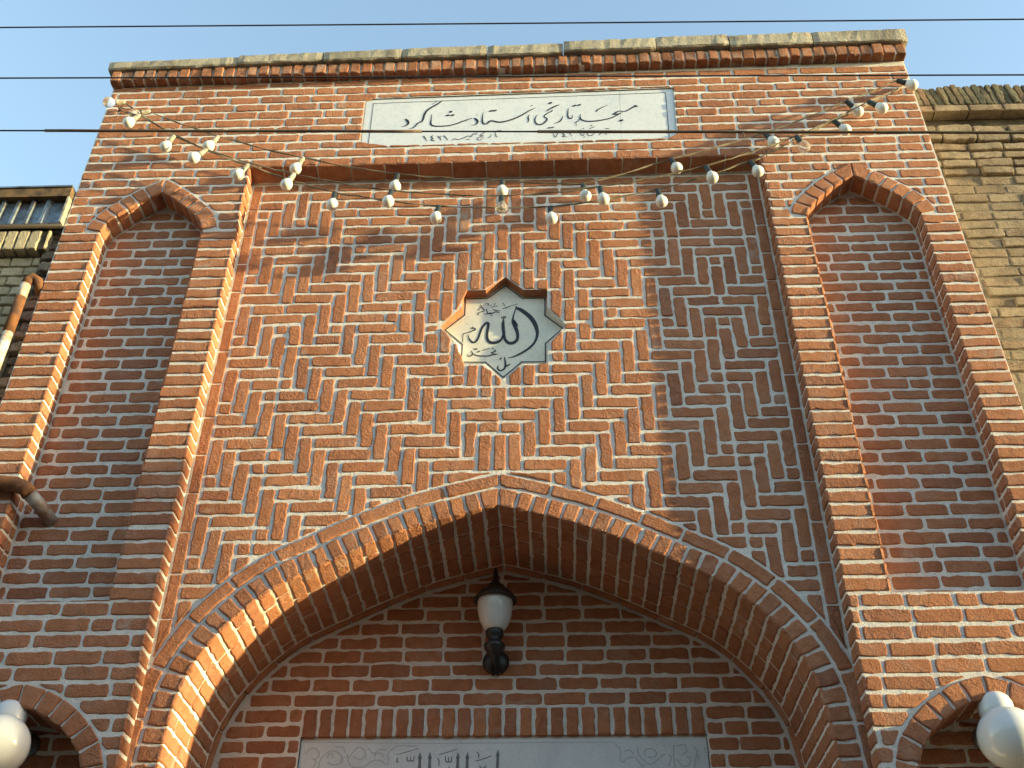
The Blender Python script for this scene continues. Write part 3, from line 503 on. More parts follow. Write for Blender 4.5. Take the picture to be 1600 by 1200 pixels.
YN = .02
for N in (NL, NR):
    xc, h = N['xc'], N['hw']; c = N['c']
    mb = MB(M_BRICK, M_MORT)
    # back wall
    bk = [(xc-h-.02, ZLEDGE-.02), (xc-h-.02, 1.55), (xc+h+.02, 1.55), (xc+h+.02, ZLEDGE-.02)]
    mb.sheet([bk], front(YN), 1)
    ins = n_in[0] if N is NL else n_in[1]
    field(mb, xc-h+.004, xc+h-.004, rows(ZLEDGE, 1.53), front(YN), [lambda q, p_=ins: -sdf(q, p_)-.006], half=.04, jb=.0185, jv=.0155)
    jamb(mb, xc-h, True, YF, YN, rows(ZLEDGE, 1.19), True); jamb(mb, xc+h, False, YF, YN, rows(ZLEDGE, 1.19), True)
    # ledge
    mb.face([(xc-h, YF, ZLEDGE+ZO), (xc+h, YF, ZLEDGE+ZO), (xc+h, YN, ZLEDGE+ZO), (xc-h, YN, ZLEDGE+ZO)], 1)
    bk_o = mb.build('tall_niche', portal)
    mb = MB(M_BRICK, M_MORT)
    H = c.outline(0); 
    A = full(H, xc)
    mb.strip([(x, YF, z+ZO) for x, z in A], [(x, YN, z+ZO) for x, z in A], 1)
    mb.sheet([full(c.outline(.09), xc)+list(reversed(A))], front(YF-.001), 1)
    nv = 6; 
    for sg in (-1, 1):
        for i in range(nv):
            s0, s1 = c.L*i/nv, c.L*(i+1)/nv; g = .0075
            P = [c.at(s0+g, -.007), c.at(s1-g, -.007), c.at(s1-g*.5, .082), c.at(s0+g*.5, .082)]
            P = apexfix(P, c) if i == 0 else P
            brick(mb, [(xc+sg*x, z) for x, z in P], front(YF), h=.009, rnd=.006, tilt=.03)
            # soffit face of the same brick
            def fr2(u, v, w_, sg=sg): x, z = c.at(u, -w_); return (xc+sg*x, -v, z+ZO)
            P = rect(s0+g, s1-g, -YN+.008, -YF+.009)
            if sg < 0: pass
            brick(mb, P, fr2, h=.006, rnd=.005, tilt=.02)
    mb.build('niche_arch', bk_o)

# ---- small arched niches with the globe lamps
YS = .13
for i, x in enumerate(SN):
    mb = MB(M_BRICK, M_MORT); c = SMALL
    A = full(c.outline(0), x)
    mb.strip([(a, YF, z+ZO) for a, z in A], [(a, YS, z+ZO) for a, z in A], 1)
    mb.sheet([rect(x-.36, x+.36, ZB, -1.40)], front(YS), 1)
    field(mb, x-.33, x+.33, rows(ZB, -1.41), front(YS), [lambda q, p_=s_in[i]: -sdf(q, p_)-.004], half=.04)
    no = mb.build('lower_niche', portal)
    mb = MB(M_BRICK, M_MORT)
    La = .50; nv = 7
    for sg in (-1, 1):
        for k in range(nv):
            s0, s1 = La*k/nv, La*(k+1)/nv; g = .0075
            P = [c.at(s0+g, -.006), c.at(s1-g, -.006), c.at(s1-g*.3, .08), c.at(s0+g*.3, .08)]
            if k == 0: P = apexfix(P, c)
            brick(mb, [(x+sg*a, z) for a, z in P], front(YF), h=.008, rnd=.006, tilt=.03)
            def fr2(u, v, w_, sg=sg): a, z = c.at(u, -w_); return (x+sg*a, -v, z+ZO)
            for d0, d1 in ((YF-.008, 0.02), (.032, YS-.008)): brick(mb, rect(s0+g, s1-g, -d1, -d0), fr2, h=.005, rnd=.005)
    mb.build('niche_arch', no)

# ---- herringbone panel
STAR = [(0.017,.885),(.106,.793),(.226,.790),(.224,.668),(.316,.577),(.224,.479),(.223,.359),(.103,.361),(.010,.264),(-.081,.363),(-.204,.367),(-.203,.484),(-.296,.582),(-.197,.682),(-.196,.796),(-.08,.797)]
sc_x = sum(q[0] for q in STAR)/16; sc_z = sum(q[1] for q in STAR)/16
STARH = [(sc_x+(x-sc_x)*1.045, z+(.012 if z > .62 else (-.047 if z < .53 else -.018))) for x, z in STAR]      # hole in the panel face
STARB = [(sc_x+(x-sc_x)*1.02, sc_z+(z-sc_z)*1.02) for x, z in STAR]              # its foot, round the tile
YST = .05
MOD = .07
def keyA(c, r, ax):
    k = (c-r+2) % 6
    if k <= 2:
        st = c-k
        return ('X', ax, r) if st <= ax <= st+2 else ('H', st, r)
    return ('V', c, r-(5-k))
def cellkey(c, r):
    if r == -23 : return ('T', (c+21+1)//3)
    if r < -23: return None
    ca = abs(c)
    if ca <= 3 and -18+ca <= r <= -3:
        t = r-(-18+ca)
        if ca == 0: return ('S', c, 0 if t < 3 else (1 if t == 3 else 2+(t-4)//3))
        return ('S', c, t//3)
    if ca == 4 and -14 <= r <= -6: return ('S', c, (r+14)//3)
    if ca == 5 and -13 <= r <= -8: return ('S', c, (r+13)//3)
    sgn_ = 1 if c > 0 else 0
    if c > 0: c = -c
    def lower(c, r):
        k = keyA(c, r, 0)
        if k[0] == 'X' and k[2] >= 2: k = ('V', c, 2)
        if c == 0 and r >= 1 and k[0] == 'V': k = ('V', 0, 2+3*((r-2)//3)) if r >= 2 else k
        return k
    if c <= -16:
        k = keyA(c, r, -16) if r >= -16 else ('u',)+keyA(c, -33-r, -16)
    elif r <= -17:
        if c <= -13 and r >= c-6: k = ('u',)+keyA(-32-c, -33-r, -16); k = k if 'X' in k else ('m',)+k
        elif r >= -23-c and c > -8: k = ('m',)+keyA(-32-c, r, -16) if True else 0
        else: k = ('F', r, (c+60+(r*2) % 3)//3)
    elif r <= -10 or (r <= -7 and c < -11):
        k = keyA(-32-c, r, -16); k = k if k[0] == 'X' else ('m',)+k
    else: k = lower(c, r)
    if k[0] == 'm' and k[1] in 'H':           # bricks of the upper fans that meet on the panel's axis
        st = -32-k[2]
        if st >= 0: return ('X', 0, r)
    if k[0] == 'X' and k[1] == 0: return k
    return (sgn_,)+k
groups = {}
RMAX = 22
for r in range(-23, RMAX):
    for c in range(-19, 20):
        k = cellkey(c, r)
        if k is not None: groups.setdefault(k, []).append((c, r))
bricks = []
for k, cells in groups.items():
    cells = sorted(cells, key=lambda q: (q[1], q[0]))
    cs = [c for c, r in cells]; rs = [r for c, r in cells]
    if len(set(rs)) == 1:                      # split broken runs
        run = [cs[0]]
        for c in cs[1:]+[None]:
            if c is not None and c == run[-1]+1: run.append(c); continue
            a, b_ = run[0]-.5, run[-1]+.5; w_ = b_-a
            m_ = 2 if w_ >= 5 or ('X' in k and k[-2] == 0 and w_ == 3) else 1
            for i in range(m_): bricks.append((a+w_*i/m_, a+w_*(i+1)/m_, rs[0]-.5, rs[0]+.5))
            run = [c]
    else:
        for c in set(cs):
            rr = sorted(r for c_, r in cells if c_ == c); run = [rr[0]]
            for r in rr[1:]+[None]:
                if r is not None and r == run[-1]+1: run.append(r); continue
                bricks.append((c-.5, c+.5, run[0]-.5, run[-1]+.5)); run = [r]
mb = MB(M_BRICK, M_MORT); fr = front(0)
aIn = full(ARCH.outline(0)); ring = full(ARCH.outline(.165))
base = [(-1.46, ZB), (-1.46, 1.70), (1.46, 1.70), (1.46, ZB)]+list(reversed(aIn))
mb.sheet([base, list(reversed(STARH))], fr, 1)
cl = [out_of(ring, .007), out_of(STARH, .004)]
split_ = []
for x0, x1, r0, r1 in bricks:                     # bricks at the points of the star are cut in two
    zc, xc_ = -sc_z/MOD, sc_x/MOD
    if r0 < zc < r1 and 2.4 < abs((x0+x1)/2-xc_) < 6 and r1-r0 > 1.5: split_ += [(x0, x1, r0, zc), (x0, x1, zc, r1)]
    elif x0 < xc_ < x1 and -14 < (r0+r1)/2 < -2: split_ += [(x0, xc_, r0, r1), (xc_, x1, r0, r1)]
    else: split_.append((x0, x1, r0, r1))
for x0, x1, r0, r1 in split_:
    x0, x1, z0, z1 = x0*MOD, x1*MOD, -r1*MOD, -r0*MOD
    j = lambda: .0076*random.uniform(.7, 1.35); s = random.gauss(0, .0025); t = random.gauss(0, .0018)
    P = [(x0+j()+t, z0+j()), (x1-j()+t, z0+j()+s), (x1-j()-t, z1-j()+s), (x0+j()-t, z1-j())]
    for f in cl:
        if P: P2 = clip(P, f); P = P2 if P2 is not None else P
    if not P: continue
    P = simplify(P) if len(P) > 4 else P
    if len(P) >= 3: brick(mb, P, fr, h=.0042)
# star-shaped recess
for i in range(16):
    a, c = STARH[i], STARH[(i+1) % 16]; a2, c2 = STARB[i], STARB[(i+1) % 16]
    mb.face([fr(*a, 0), fr(*c, 0), (c2[0], YST+.004, c2[1]+ZO), (a2[0], YST+.004, a2[1]+ZO)], 0 if (a[1]+c[1])/2 > sc_z+.05 else 1)
pan = mb.build('herringbone_panel', portal)
# edge course down both sides
for sg in (-1, 1):
    mb = MB(M_BRICK, M_MORT); z = 1.64; 
    while z > -1.2:
        l = .208*random.uniform(.95, 1.05)
        P = [(sg*1.371, z-.004), (sg*1.371, z-l+.004), (sg*1.421, z-l+.004), (sg*1.421, z-.004)]
        P2 = clip(P, cl[0]); P = P2 if P2 is not None else P
        if P and len(P) > 2: brick(mb, simplify(P) if len(P) > 4 else P, fr, h=.005, jit=.001, rnd=.005)
        z -= l
    mb.build('edge_course', pan)

# ---- main arch
YB = .60
mb = MB(M_BRICK, M_MORT)
mb.strip([(x, 0, z+ZO) for x, z in aIn], [(x, YB+.05, z+ZO) for x, z in aIn], 1)
nv = 29; LA = ARCH.L; pv = .0705
for sg in (-1, 1):
    k = 0; s = .004
    while s < LA-.03:
        s1 = s+pv*random.uniform(.96, 1.04); g = .007*random.uniform(.8, 1.3)
        P = [ARCH.at(s+g, -.006), ARCH.at(s1-g, -.006), ARCH.at(s1-g, .084), ARCH.at(s+g, .084)]
        if k == 0: P = apexfix(P, ARCH)
        brick(mb, [(sg*x, z) for x, z in P], front(0), h=.0085, rnd=.006, tilt=.035)
        s = s1; k += 1
va = mb.build('pointed_arch', portal)
mb = MB(M_BRICK, M_MORT)
for sg in (-1, 1):
    s = .0
    while s < LA-.03:
        s1 = s+pv; g = .0075*random.uniform(.8, 1.2)
        def fr2(u, v, w_, sg=sg): x, z = ARCH.at(u, -w_); return (sg*x, -v, z+ZO)
        d = -.0085; l = random.choice((.10, .18, .14)) if random.random() < .5 else .19
        while d < YB-.055:
            e = min(d+l, YB-.05)
            if YB-.05-e < .04: e = YB-.05
            brick(mb, rect(s+g, s1-g, -e+.005, -d-(.005 if d > 0 else 0)), fr2, h=.006, rnd=.006)
            d = e; l = .19*random.uniform(.95, 1.05)
        s = s1
mb.build('arch_soffit', va)
mb = MB(M_BRICK, M_MORT)
for sg in (-1, 1):
    s = .012
    while s < LA-.05:
        s1 = min(LA, s+.195*random.uniform(.95, 1.05)); pts = [s+.006+(s1-s-.012)*i/4 for i in range(5)]
        P = [ARCH.at(t, .1) for t in pts]+[ARCH.at(t, .158) for t in reversed(pts)]
        if s < .05: P = apexfix(P, ARCH)
        brick(mb, [(sg*x, z) for x, z in P], front(0), h=.007, rnd=.007)
        s = s1
mb.build('outer_ring', va)
mb = MB(M_BRICK, M_MORT)
for sg in (-1, 1):
    s = .006
    while s < LA-.05:
        s1 = min(LA, s+.195); 
        def fr2(u, v, w_, sg=sg): x, z = ARCH.at(u, -w_); return (sg*x, -v, z+ZO)
        brick(mb, rect(s+.003, s1-.003, -YB+.004, -YB+.036), fr2, h=.016, rnd=.004, tilt=.004)
        s = s1
mb.build('inner_moulding', va)

# ---- tympanum with soldier course
mb = MB(M_BRICK, M_MORT); fr = front(YB)
PZ0, PZ1, PX = -1.325, -1.19, .905
mb.sheet([[(-1.36, ZB), (-1.36, -.45), (1.36, -.45), (1.36, ZB), (PX, ZB), (PX, PZ1), (-PX, PZ1), (-PX, ZB)]], fr, 1)
inn = lambda q: -sdf(q, aIn)-.03
field(mb, -1.32, 1.32, rows(PZ1, PZ1+10*.0695), fr, [inn], L=.193, half=.03, jb=.016)
for a, c in ((-1.32, -PX), (PX, 1.32)): field(mb, a, c, rows(ZB, PZ1), fr, [inn], L=.193)
mb.build('tympanum_wall', portal)
mb = MB(M_BRICK, M_MORT)
n = 26
mb.box(-PX, PX, YB-.001, YB+.2, PZ0+.004, PZ1, 1)
for i in range(n):
    a = -PX+2*PX*i/n; c = a+2*PX/n; g = .008*random.uniform(.75, 1.25)
    brick(mb, rect(a+g, c-g, PZ0+random.gauss(0, .002), PZ1-.008), front(YB), h=.008, rnd=.006, tilt=.03)
    brick(mb, rect(a+g, c-g, -YB-.04, -YB+.007), soffit(PZ0+.004), h=.003, rnd=.003, tilt=.005)
mb.build('soldier_course', portal)

# ---- cornice and coping
mb = MB(M_CORN, M_MORT)
n = 69; W_ = XR-XL+.02
YC = -.155
for i in range(n):
    a = XL-.01+W_*i/n; c = a+W_/n; zb = cornz((a+c)/2); g = .0055*random.uniform(.7, 1.6)
    dz = random.gauss(0, .003); yo = random.gauss(0, .003)
    brick(mb, rect(a+g, c-g, zb+dz, zb+.085), front(YC+yo), h=.006, rnd=.007, tilt=.05)
    brick(mb, rect(a+g, c-g, .09, -YC+.004), soffit(zb+dz+.002), h=.003, rnd=.004, tilt=.01)
x = XL-.01; N_ = 20
for i in range(N_):
    a = XL-.005+(W_-.01)*i/N_; c = XL-.005+(W_-.01)*(i+1)/N_; z = (cornz(a)+cornz(c))/2
    mb.box(a, c, YC+.007, .6, z+.005, z+.087, 1)
mb.build('cornice', portal)
cuts = [XL-.035, -1.62, -1.10, -.62, -.1, .36, .92, 1.36, 1.86, XR+.03]
for a, c in zip(cuts, cuts[1:]):
    mb = MB(M_COPE); nseg = max(6, int((c-a)/.035)); dz = random.gauss(0, .004); dy = random.gauss(0, .005)
    T = [(-.180, .088), (-.188, .096), (-.190, .172), (-.180, .184), (.7, .19), (.7, .085)]
    prev = None
    for i in range(nseg+1):
        x = a+.003+(c-a-.006)*i/nseg; e = .006 if i in (0, nseg) else 0
        ringv = [(x, y+dy+random.gauss(0, .0014)+e, cornz(x)+z+dz+(.009 if z > .15 else .0)*x+random.gauss(0, .0016)-(e if z > .2 else -e)+ZO) for y, z in T]
        bidx = len(mb.v); mb.v += ringv
        if prev is not None:
            for k in range(len(T)):
                k2 = (k+1) % len(T); mb.f.append((prev+k, bidx+k, bidx+k2, prev+k2)); mb.mi.append(0)
        else: mb.f.append(tuple(bidx+k for k in range(len(T)))); mb.mi.append(0)
        prev = bidx
    mb.f.append(tuple(prev+k for k in reversed(range(len(T))))); mb.mi.append(0)
    mb.build('coping_slab', portal)
# ---- stone base of the portal below the brickwork, and the door deep in the arch
for a, c in ((XL-.03, -1.28), (1.28, XR+.03)):
    mb = MB(M_DADO); mb.box(a, c, YF-.03, .9, -ZO, ZB, 0); mb.build('stone_base', portal)
mb = MB(M_DADO); mb.box(-1.28, 1.28, YB+.02, .85, -ZO, ZB+.2, 0); mb.build('rear_wall', portal)
d = MB(M_WOOD)
for sg in (-1, 1):
    d.box(min(sg*.01, sg*.62), max(sg*.01, sg*.62), YB-.03, YB+.02, -ZO+.05, ZB+.05)
    for k in range(3): d.box(min(sg*.12, sg*.52), max(sg*.12, sg*.52), YB-.05, YB-.03, -ZO+.2+k*.68, -ZO+.75+k*.68)
d.build('door', portal)

# ================================================================== inscriptions
def ink(mb, strokes, Y, t=.0012, mi=0, wmul=1.0, wadd=0):
    for S in strokes:
        pts = [(x, z) for x, z, w_ in S]; ws = [w_*wmul+wadd for x, z, w_ in S]
        if len(pts) > 2:
            q = crom(pts, 5); ww = []
            for i in range(len(ws)-1): ww += [ws[i]+(ws[i+1]-ws[i])*k/5 for k in range(5)]
            ww.append(ws[-1])
        else: q, ww = pts, ws
        Lf, Rt = [], []
        for i in range(len(q)):
            a, b_ = q[max(i-1, 0)], q[min(i+1, len(q)-1)]; l = math.hypot(b_[0]-a[0], b_[1]-a[1]) or 1
            nx, nz = -(b_[1]-a[1])/l, (b_[0]-a[0])/l; h = ww[i]/2
            Lf.append((q[i][0]+nx*h, q[i][1]+nz*h)); Rt.append((q[i][0]-nx*h, q[i][1]-nz*h))
        mb.strip([(x, Y-t, z+ZO) for x, z in Rt], [(x, Y-t, z+ZO) for x, z in Lf], mi)
        for e in (0, -1):                              # rounded ends
            r = ww[e]/2
            if r > .002:
                o = len(mb.v); mb.v += [(q[e][0]+r*math.cos(k*.785), Y-t-.0002, q[e][1]+r*math.sin(k*.785)+ZO) for k in range(8)]
                mb.f.append(tuple(range(o, o+8))); mb.mi.append(mi)
def lerp2(a, b_, t): return (a[0]+(b_[0]-a[0])*t, a[1]+(b_[1]-a[1])*t)

YSG = -.093
sg = empty('name_sign', (0.09, YSG, 2.06+ZO), 'long white marble sign with black Persian calligraphy above the recessed panel', 'sign')
tl, bl, br, tr = SIGN
mid_t, mid_b = lerp2(tl, tr, .826), lerp2(bl, br, .826)
for q4 in ((tl, bl, mid_b, mid_t), (mid_t, mid_b, br, tr)):
    mb = MB(M_MARB); c = [sum(p_[i] for p_ in q4)/4 for i in (0, 1)]
    q_ = [(c[0]+(x-c[0])*.9985, c[1]+(z-c[1])*.999) for x, z in q4]
    mb.face([(x, YSG, z+ZO) for x, z in q_])
    for i in range(4):
        a, b_ = q_[i], q_[(i+1) % 4]; mb.face([(a[0], YSG, a[1]+ZO), (a[0], YSG+.03, a[1]+ZO), (b_[0], YSG+.03, b_[1]+ZO), (b_[0], YSG, b_[1]+ZO)])
    mb.build('marble_slab', sg)
mb = MB(M_INK); ink(mb, SIGN_STROKES, YSG); mb.build('calligraphy', sg)
mb = MB(M_INK)
a_, b2, c_, d_ = (-.776, 2.236), (-.776, 1.848), (.945, 1.856), (.955, 2.266)
ink(mb, [[(*b2, .004), (*a_, .004)], [(*a_, .004), (*d_, .004)], [(*d_, .004), (*c_, .004)]], YSG, .001)
mb.build('border_line', sg)

st = empty('star_tile', (sc_x, YST, sc_z+ZO), 'cream eight-pointed star tile with black calligraphy in the middle of the herringbone panel', 'tile')
mb = MB(M_STAR)
mb.sheet([STARB], front(YST), 0); mb.build('star_slab', st)
mb = MB(M_INK); ink(mb, STAR_STROKES, YST, .0012, 0, 1.0, .0014); mb.build('calligraphy', st)
mb = MB(M_INK)
so = [(sc_x+(x-sc_x)*.985, sc_z+(z-sc_z)*.985) for x, z in STAR]
ink(mb, [[(*so[i], .0065), (*so[(i+1) % 16], .0065)] for i in range(16)], YST, .001); mb.build('border_line', st)

YP = YB+.012
pl = empty('verse_plaque', (0, YP, -1.45+ZO), 'grey-white inscription plaque with etched scrolls below the soldier bricks inside the arch', 'plaque')
mb = MB(M_PLAQ); mb.box(-.903, .903, YP, YP+.03, ZB, PZ0+.002); mb.build('plaque_slab', pl)
mb = MB(M_INK2); ink(mb, PLAQUE_STROKES, YP); mb.build('carved_letters', pl)
mb = MB(M_ETCH); ink(mb, SCROLL_STROKES, YP, .0008, 0, 1.2, .002); ink(mb, [[(-.36, -1.352, .003), (.5, -1.352, .003)], [(-.895, -1.342, .003), (-.36, -1.352, .003)]], YP, .0008)
mb.build('etched_scrolls', pl)

# ================================================================== lamps
LX, LY = -.034, YB-.15
lamp = empty('wall_lantern', (LX, YB, -1.0+ZO), 'black wall lantern with a white urn-shaped glass under the point of the main arch', 'lamp')
mb = MB(M_IRON)
mb.lathe([(.012,0),(.055,.004),(.062,.012),(.05,.022),(.022,.03)], (LX, YB-.006, -.985+ZO), (0,-1,0), 20)
mb.tube([(LX, YB-.02, -.985+ZO), (LX, YB-.075, -1.02+ZO), (LX, LY-.0, -1.0+ZO), (LX, LY, -.945+ZO)], .013, 10)
for k in (-1, 1): mb.tube([(LX+k*.012, YB-.01, -1.045+ZO), (LX+k*.02, YB-.05, -1.035+ZO), (LX+k*.01, LY, -.98+ZO)], .006, 8)
mb.build('bracket', lamp, True)
mb = MB(M_IRON); mb.lathe([(.012,-.075),(.03,-.07),(.048,-.045),(.05,-.03),(.034,-.018),(.030,.0),(.040,.012),(.043,.03),(.041,.038)], (LX, LY, -.93+ZO), n=24)
mb.build('cup', lamp, True)
mb = MB(M_GLOBE); mb.lathe([(.034,-.002),(.050,.012),(.066,.04),(.077,.075),(.082,.11),(.083,.14),(.079,.165),(.06,.17)], (LX, LY, -.892+ZO), n=32)
mb.build('urn_glass', lamp, True)
mb = MB(M_CAPM); mb.lathe([(.07,-.002),(.096,-.012),(.102,-.004),(.096,.008),(.07,.04),(.04,.058),(.034,.075),(.022,.085),(.014,.11),(.012,.14),(.005,.165)], (LX, LY, -.735+ZO), n=28)
mb.build('cap', lamp, True)

for x, lab in ((-1.905, 'white globe lamp in the small arched niche at the lower left'), (1.928, 'white globe lamp in the small arched niche at the lower right')):
    Yg = -.11
    g = empty('globe_lamp', (x, YS, -1.55+ZO), lab, 'lamp', 'globe lamps in the small arched niches')
    mb = MB(M_GLOBE); prof = [(.115*math.sin(t), -.115*math.cos(t)) for t in [math.pi*(i+.2)/22 for i in range(20)]]
    mb.lathe(prof, (x, Yg, -1.60+ZO), n=36); mb.build('globe_glass', g, True)
    mb = MB(M_GLOBE); mb.lathe([(.05,.075),(.06,.09),(.066,.11),(.066,.135),(.060,.158),(.045,.176),(.02,.186)], (x-.008, Yg+.02, -1.60+ZO), (0,.12,1), n=30); mb.build('porcelain_holder', g, True)
    mb = MB(M_ZINC); mb.tube([(x-.0, Yg+.05, -1.47+ZO), (x, YS-.05, -1.50+ZO), (x, YS, -1.52+ZO)], .016, 10); mb.lathe([(.05,0),(.048,.012),(.02,.02)], (x, YS-.004, -1.52+ZO), (0,-1,0), 16)
    mb.build('bracket', g, True)

# ================================================================== strings of bulbs
def bulb_mesh(M, name):
    mb = MB(M); mb.lathe([(.013,.0),(.016,.008),(.0235,.018),(.0300,.029),(.0328,.041),(.0315,.053),(.026,.0635),(.017,.071),(.007,.0745)], (0,0,0), (0,0,-1), 18)
    return mb.build(name, None, True)
proto_w = bulb_mesh(M_BULB, 'bulb'); proto_c = bulb_mesh(M_CLEAR, 'bulb')
def holder_mesh(M):
    mb = MB(M); mb.lathe([(.008,.052),(.012,.049),(.0145,.04),(.0145,.012),(.0165,.008),(.0165,-.002),(.014,-.006)], (0,0,0), (0,0,1), 14)
    return mb.build('bulb_holder', None, True)
hd = holder_mesh(M_SOCK); hw_ = holder_mesh(M_SOCKW)
clear = {('A', 0), ('B', 4), ('B', 7), ('C', 0)}
pale = {('A', 0), ('A', 1), ('A', 2), ('B', 0), ('B', 1), ('B', 2), ('C', 0), ('C', 1), ('C', 2)}
ENDS = {'A': ((-2.30, -.115, 2.235), (2.34, -.115, 2.262)), 'B': ((-2.29, -.115, 2.21), (2.345, -.115, 2.247)), 'C': ((-2.30, -.115, 2.20), (2.33, -.115, 2.235))}
LABS = {'A': 'uppermost sagging cord of white bulbs strung across the portal', 'B': 'middle sagging cord of white bulbs strung across the portal',
        'C': 'lowest sagging cord of white bulbs strung across the portal'}
for key, L, Y in (('A', BULBS_A, -.17), ('B', BULBS_B, -.22), ('C', BULBS_C, -.19)):
    e0, e1 = ENDS[key]
    ls = empty('light_string', (0, Y, 2.2+ZO), LABS[key], 'string lights', 'strings of bulbs across the portal')
    an = []
    for i, (gx, gz, sx, sz) in enumerate(L):
        d = Vector((gx-sx, 0, gz-sz)); d.normalize()
        d = (d+Vector((random.gauss(0, .04), random.gauss(0, .10), 0))).normalized()
        s_ = Vector((sx, Y, sz+ZO))
        h = (hw_ if (key, i) in pale else hd).copy(); col.objects.link(h); h.parent = ls
        top_ = s_+d*.02
        h.location = top_-Vector(ls.location); h.rotation_euler = (-d).to_track_quat('Z', 'Y').to_euler()
        bb_ = (proto_c if (key, i) in clear else proto_w).copy(); col.objects.link(bb_); bb_.parent = h; bb_.location = (0, 0, 0)
        if (key, i) in clear: bb_['label'] = 'clear glass bulb'
        an.append(tuple(top_-d*.05))
    P = [(e0[0], e0[1], e0[2]+ZO)]+an+[(e1[0], e1[1], e1[2]+ZO)]
    mb = MB(M_CORD); C = []
    for i in range(len(P)-1):
        a, b_ = Vector(P[i]), Vector(P[i+1]); n = max(3, int((b_-a).length/.04)); sag = .018*(b_-a).length
        for k in range(n):
            t = k/n; C.append(a+(b_-a)*t+Vector((random.gauss(0,.0012), random.gauss(0,.0015), -4*sag*t*(1-t)+random.gauss(0,.0014))))
    C.append(Vector(P[-1]))
    for ph in (0, math.pi):                                # two twisted strands
        mb.tube([q+Vector((0, math.cos(ph+i*.55)*.0028, math.sin(ph+i*.55)*.0028)) for i, q in enumerate(C)], .0026, 6)
    for i in range(9):                                     # loose ties and frayed ends
        q = random.choice(C[2:-2]); mb.tube([q, q+Vector((random.gauss(0,.012), -.006, random.uniform(-.03,.025))), q+Vector((random.gauss(0,.02), -.01, random.uniform(-.045,.03)))], .0018, 5)
    mb.build('cord', ls, True)
for o in (proto_w, proto_c, hd, hw_): bpy.data.objects.remove(o)
# nails that carry the strings
for x, z, w_ in ((-2.295, 2.215, 'left'), (2.338, 2.25, 'right')):
    mb = MB(M_RUST); mb.tube([(x, YF+.03, z+ZO), (x, YF-.03, z+ZO+.004), (x, YF-.034, z+ZO+.018)], .005, 8)
    o = mb.build('iron_hook', portal, True)

# ================================================================== overhead cables
def cable(label, p0, p1, r, sleeves=(), ext_=1.0):
    p0, p1 = Vector(p0), Vector(p1); d = p1-p0
    a, b_ = p0-d*ext_, p1+d*ext_
    t = empty('overhead_cable', tuple(a+Vector((0,0,ZO))), label, 'cable', 'overhead cables across the front')
    f = lambda k: p0+d*k+Vector((0, 0, ZO-.05*4*.25*0))
    mb = MB(M_CABLE); mb.tube([f(-ext_+(1+2*ext_)*i/24) for i in range(25)], r, 8); mb.build('wire', t, True)
    for s0, s1, rr in sleeves:
        mb = MB(M_SLEEVE); n = 14
        mb.tube([f(s0+(s1-s0)*i/n)+Vector((0, 0, random.gauss(0, .0006))) for i in range(n+1)], rr, 10); mb.build('sleeve', t, True)
    if sleeves:
        q = f((1048-0)/1600+.08); mb = MB(M_SLEEVE); mb.tube([q, q+Vector((.004, -.004, -.012)), q+Vector((.006, -.002, -.04))], .0022, 6); mb.build('tie_wire', t, True)
    return t
cable('thin dark overhead cable against the sky above the coping', (-2.349, -1.2, 1.465), (2.417, -1.2, 1.300), .0036)
cable('thin dark overhead cable crossing just below the cornice', (-2.235, -1.2, 1.074), (2.307, -1.2, .900), .0036)
cable('overhead cable in thick brown sleeves crossing the marble sign', (-2.126, -1.2, .705), (2.205, -1.2, .524), .0036,
      ((.046, .425, .0066), (.538, 1.6, .0066)))

# ================================================================== neighbours
nb = empty('cream_brick_building', (-4, 0, 0), 'cream brick building with a zinc eaves sheet left of the portal', 'building')
YL = -.04
XE = -2.475
mb = MB(M_YEL2, M_MTAN); mb.box(-9, XE+.006, YL, 3, -ZO, 1.10, 1)
for i, (z0, z1) in enumerate(rows(-1.2, 1.068, .0685)):
    x = -3.75+(.06 if i % 2 else 0)
    while x < XE-.02:
        c = min(x+.122*random.uniform(.95, 1.06), XE)
        if c-x > .03: brick(mb, [(x+.004, z0+.006), (c-.004, z0+.006+random.gauss(0,.002)), (c-.004, z1-.006), (x+.004, z1-.006)], front(YL), h=.012, rnd=.006, tilt=.03)
        x = c+.001 if c < XE else 9
mb.build('wall', nb)
mb = MB(M_YEL2, M_MDARK); x = -3.9
mb.box(-9, -2.452, YL-.055, YL+.2, 1.085, 1.215, 1)
while x < -2.50:
    c = x+.064; brick(mb, rect(x+.004, min(c, -2.448)-.004, 1.078, 1.215), front(YL-.055), h=.012, rnd=.004)
    brick(mb, rect(x+.004, min(c, -2.448)-.004, -YL-.02, -YL+.066), soffit(1.084), h=.004, rnd=.004); x = c
brick(mb, rect(YL-.064, YL+.06, 1.086, 1.213), jamb_r(-2.451), h=.006, rnd=.004)
mb.build('brick_cornice', nb)
mb = MB(M_ZINC); z0, z1 = 1.245, 1.45; pts = []
YM = -.112
x = -4.4; prof = []
while x < -2.42:
    prof += [(x, 0), (x+.045, 0), (x+.053, -.020), (x+.070, -.020), (x+.078, 0)]; x += .083
prof = [(a, d_) for a, d_ in prof if a < -2.50]+[(-2.49, 0), (-2.402, 0)]
mb.strip([(a, YM+d_, z0+ZO) for a, d_ in prof], [(a, YM+d_+.012, z1+ZO) for a, d_ in prof])
mb.strip([(a, YM+d_+.004, z0+ZO) for a, d_ in prof], [(a, YM+d_+.016, z1+ZO) for a, d_ in prof])
mb.build('zinc_sheet', nb)
mb = MB(M_RUSTED); mb.box(-6, -2.392, YM-.03, YM+.03, 1.445, 1.512); mb.build('rusty_fascia', nb)
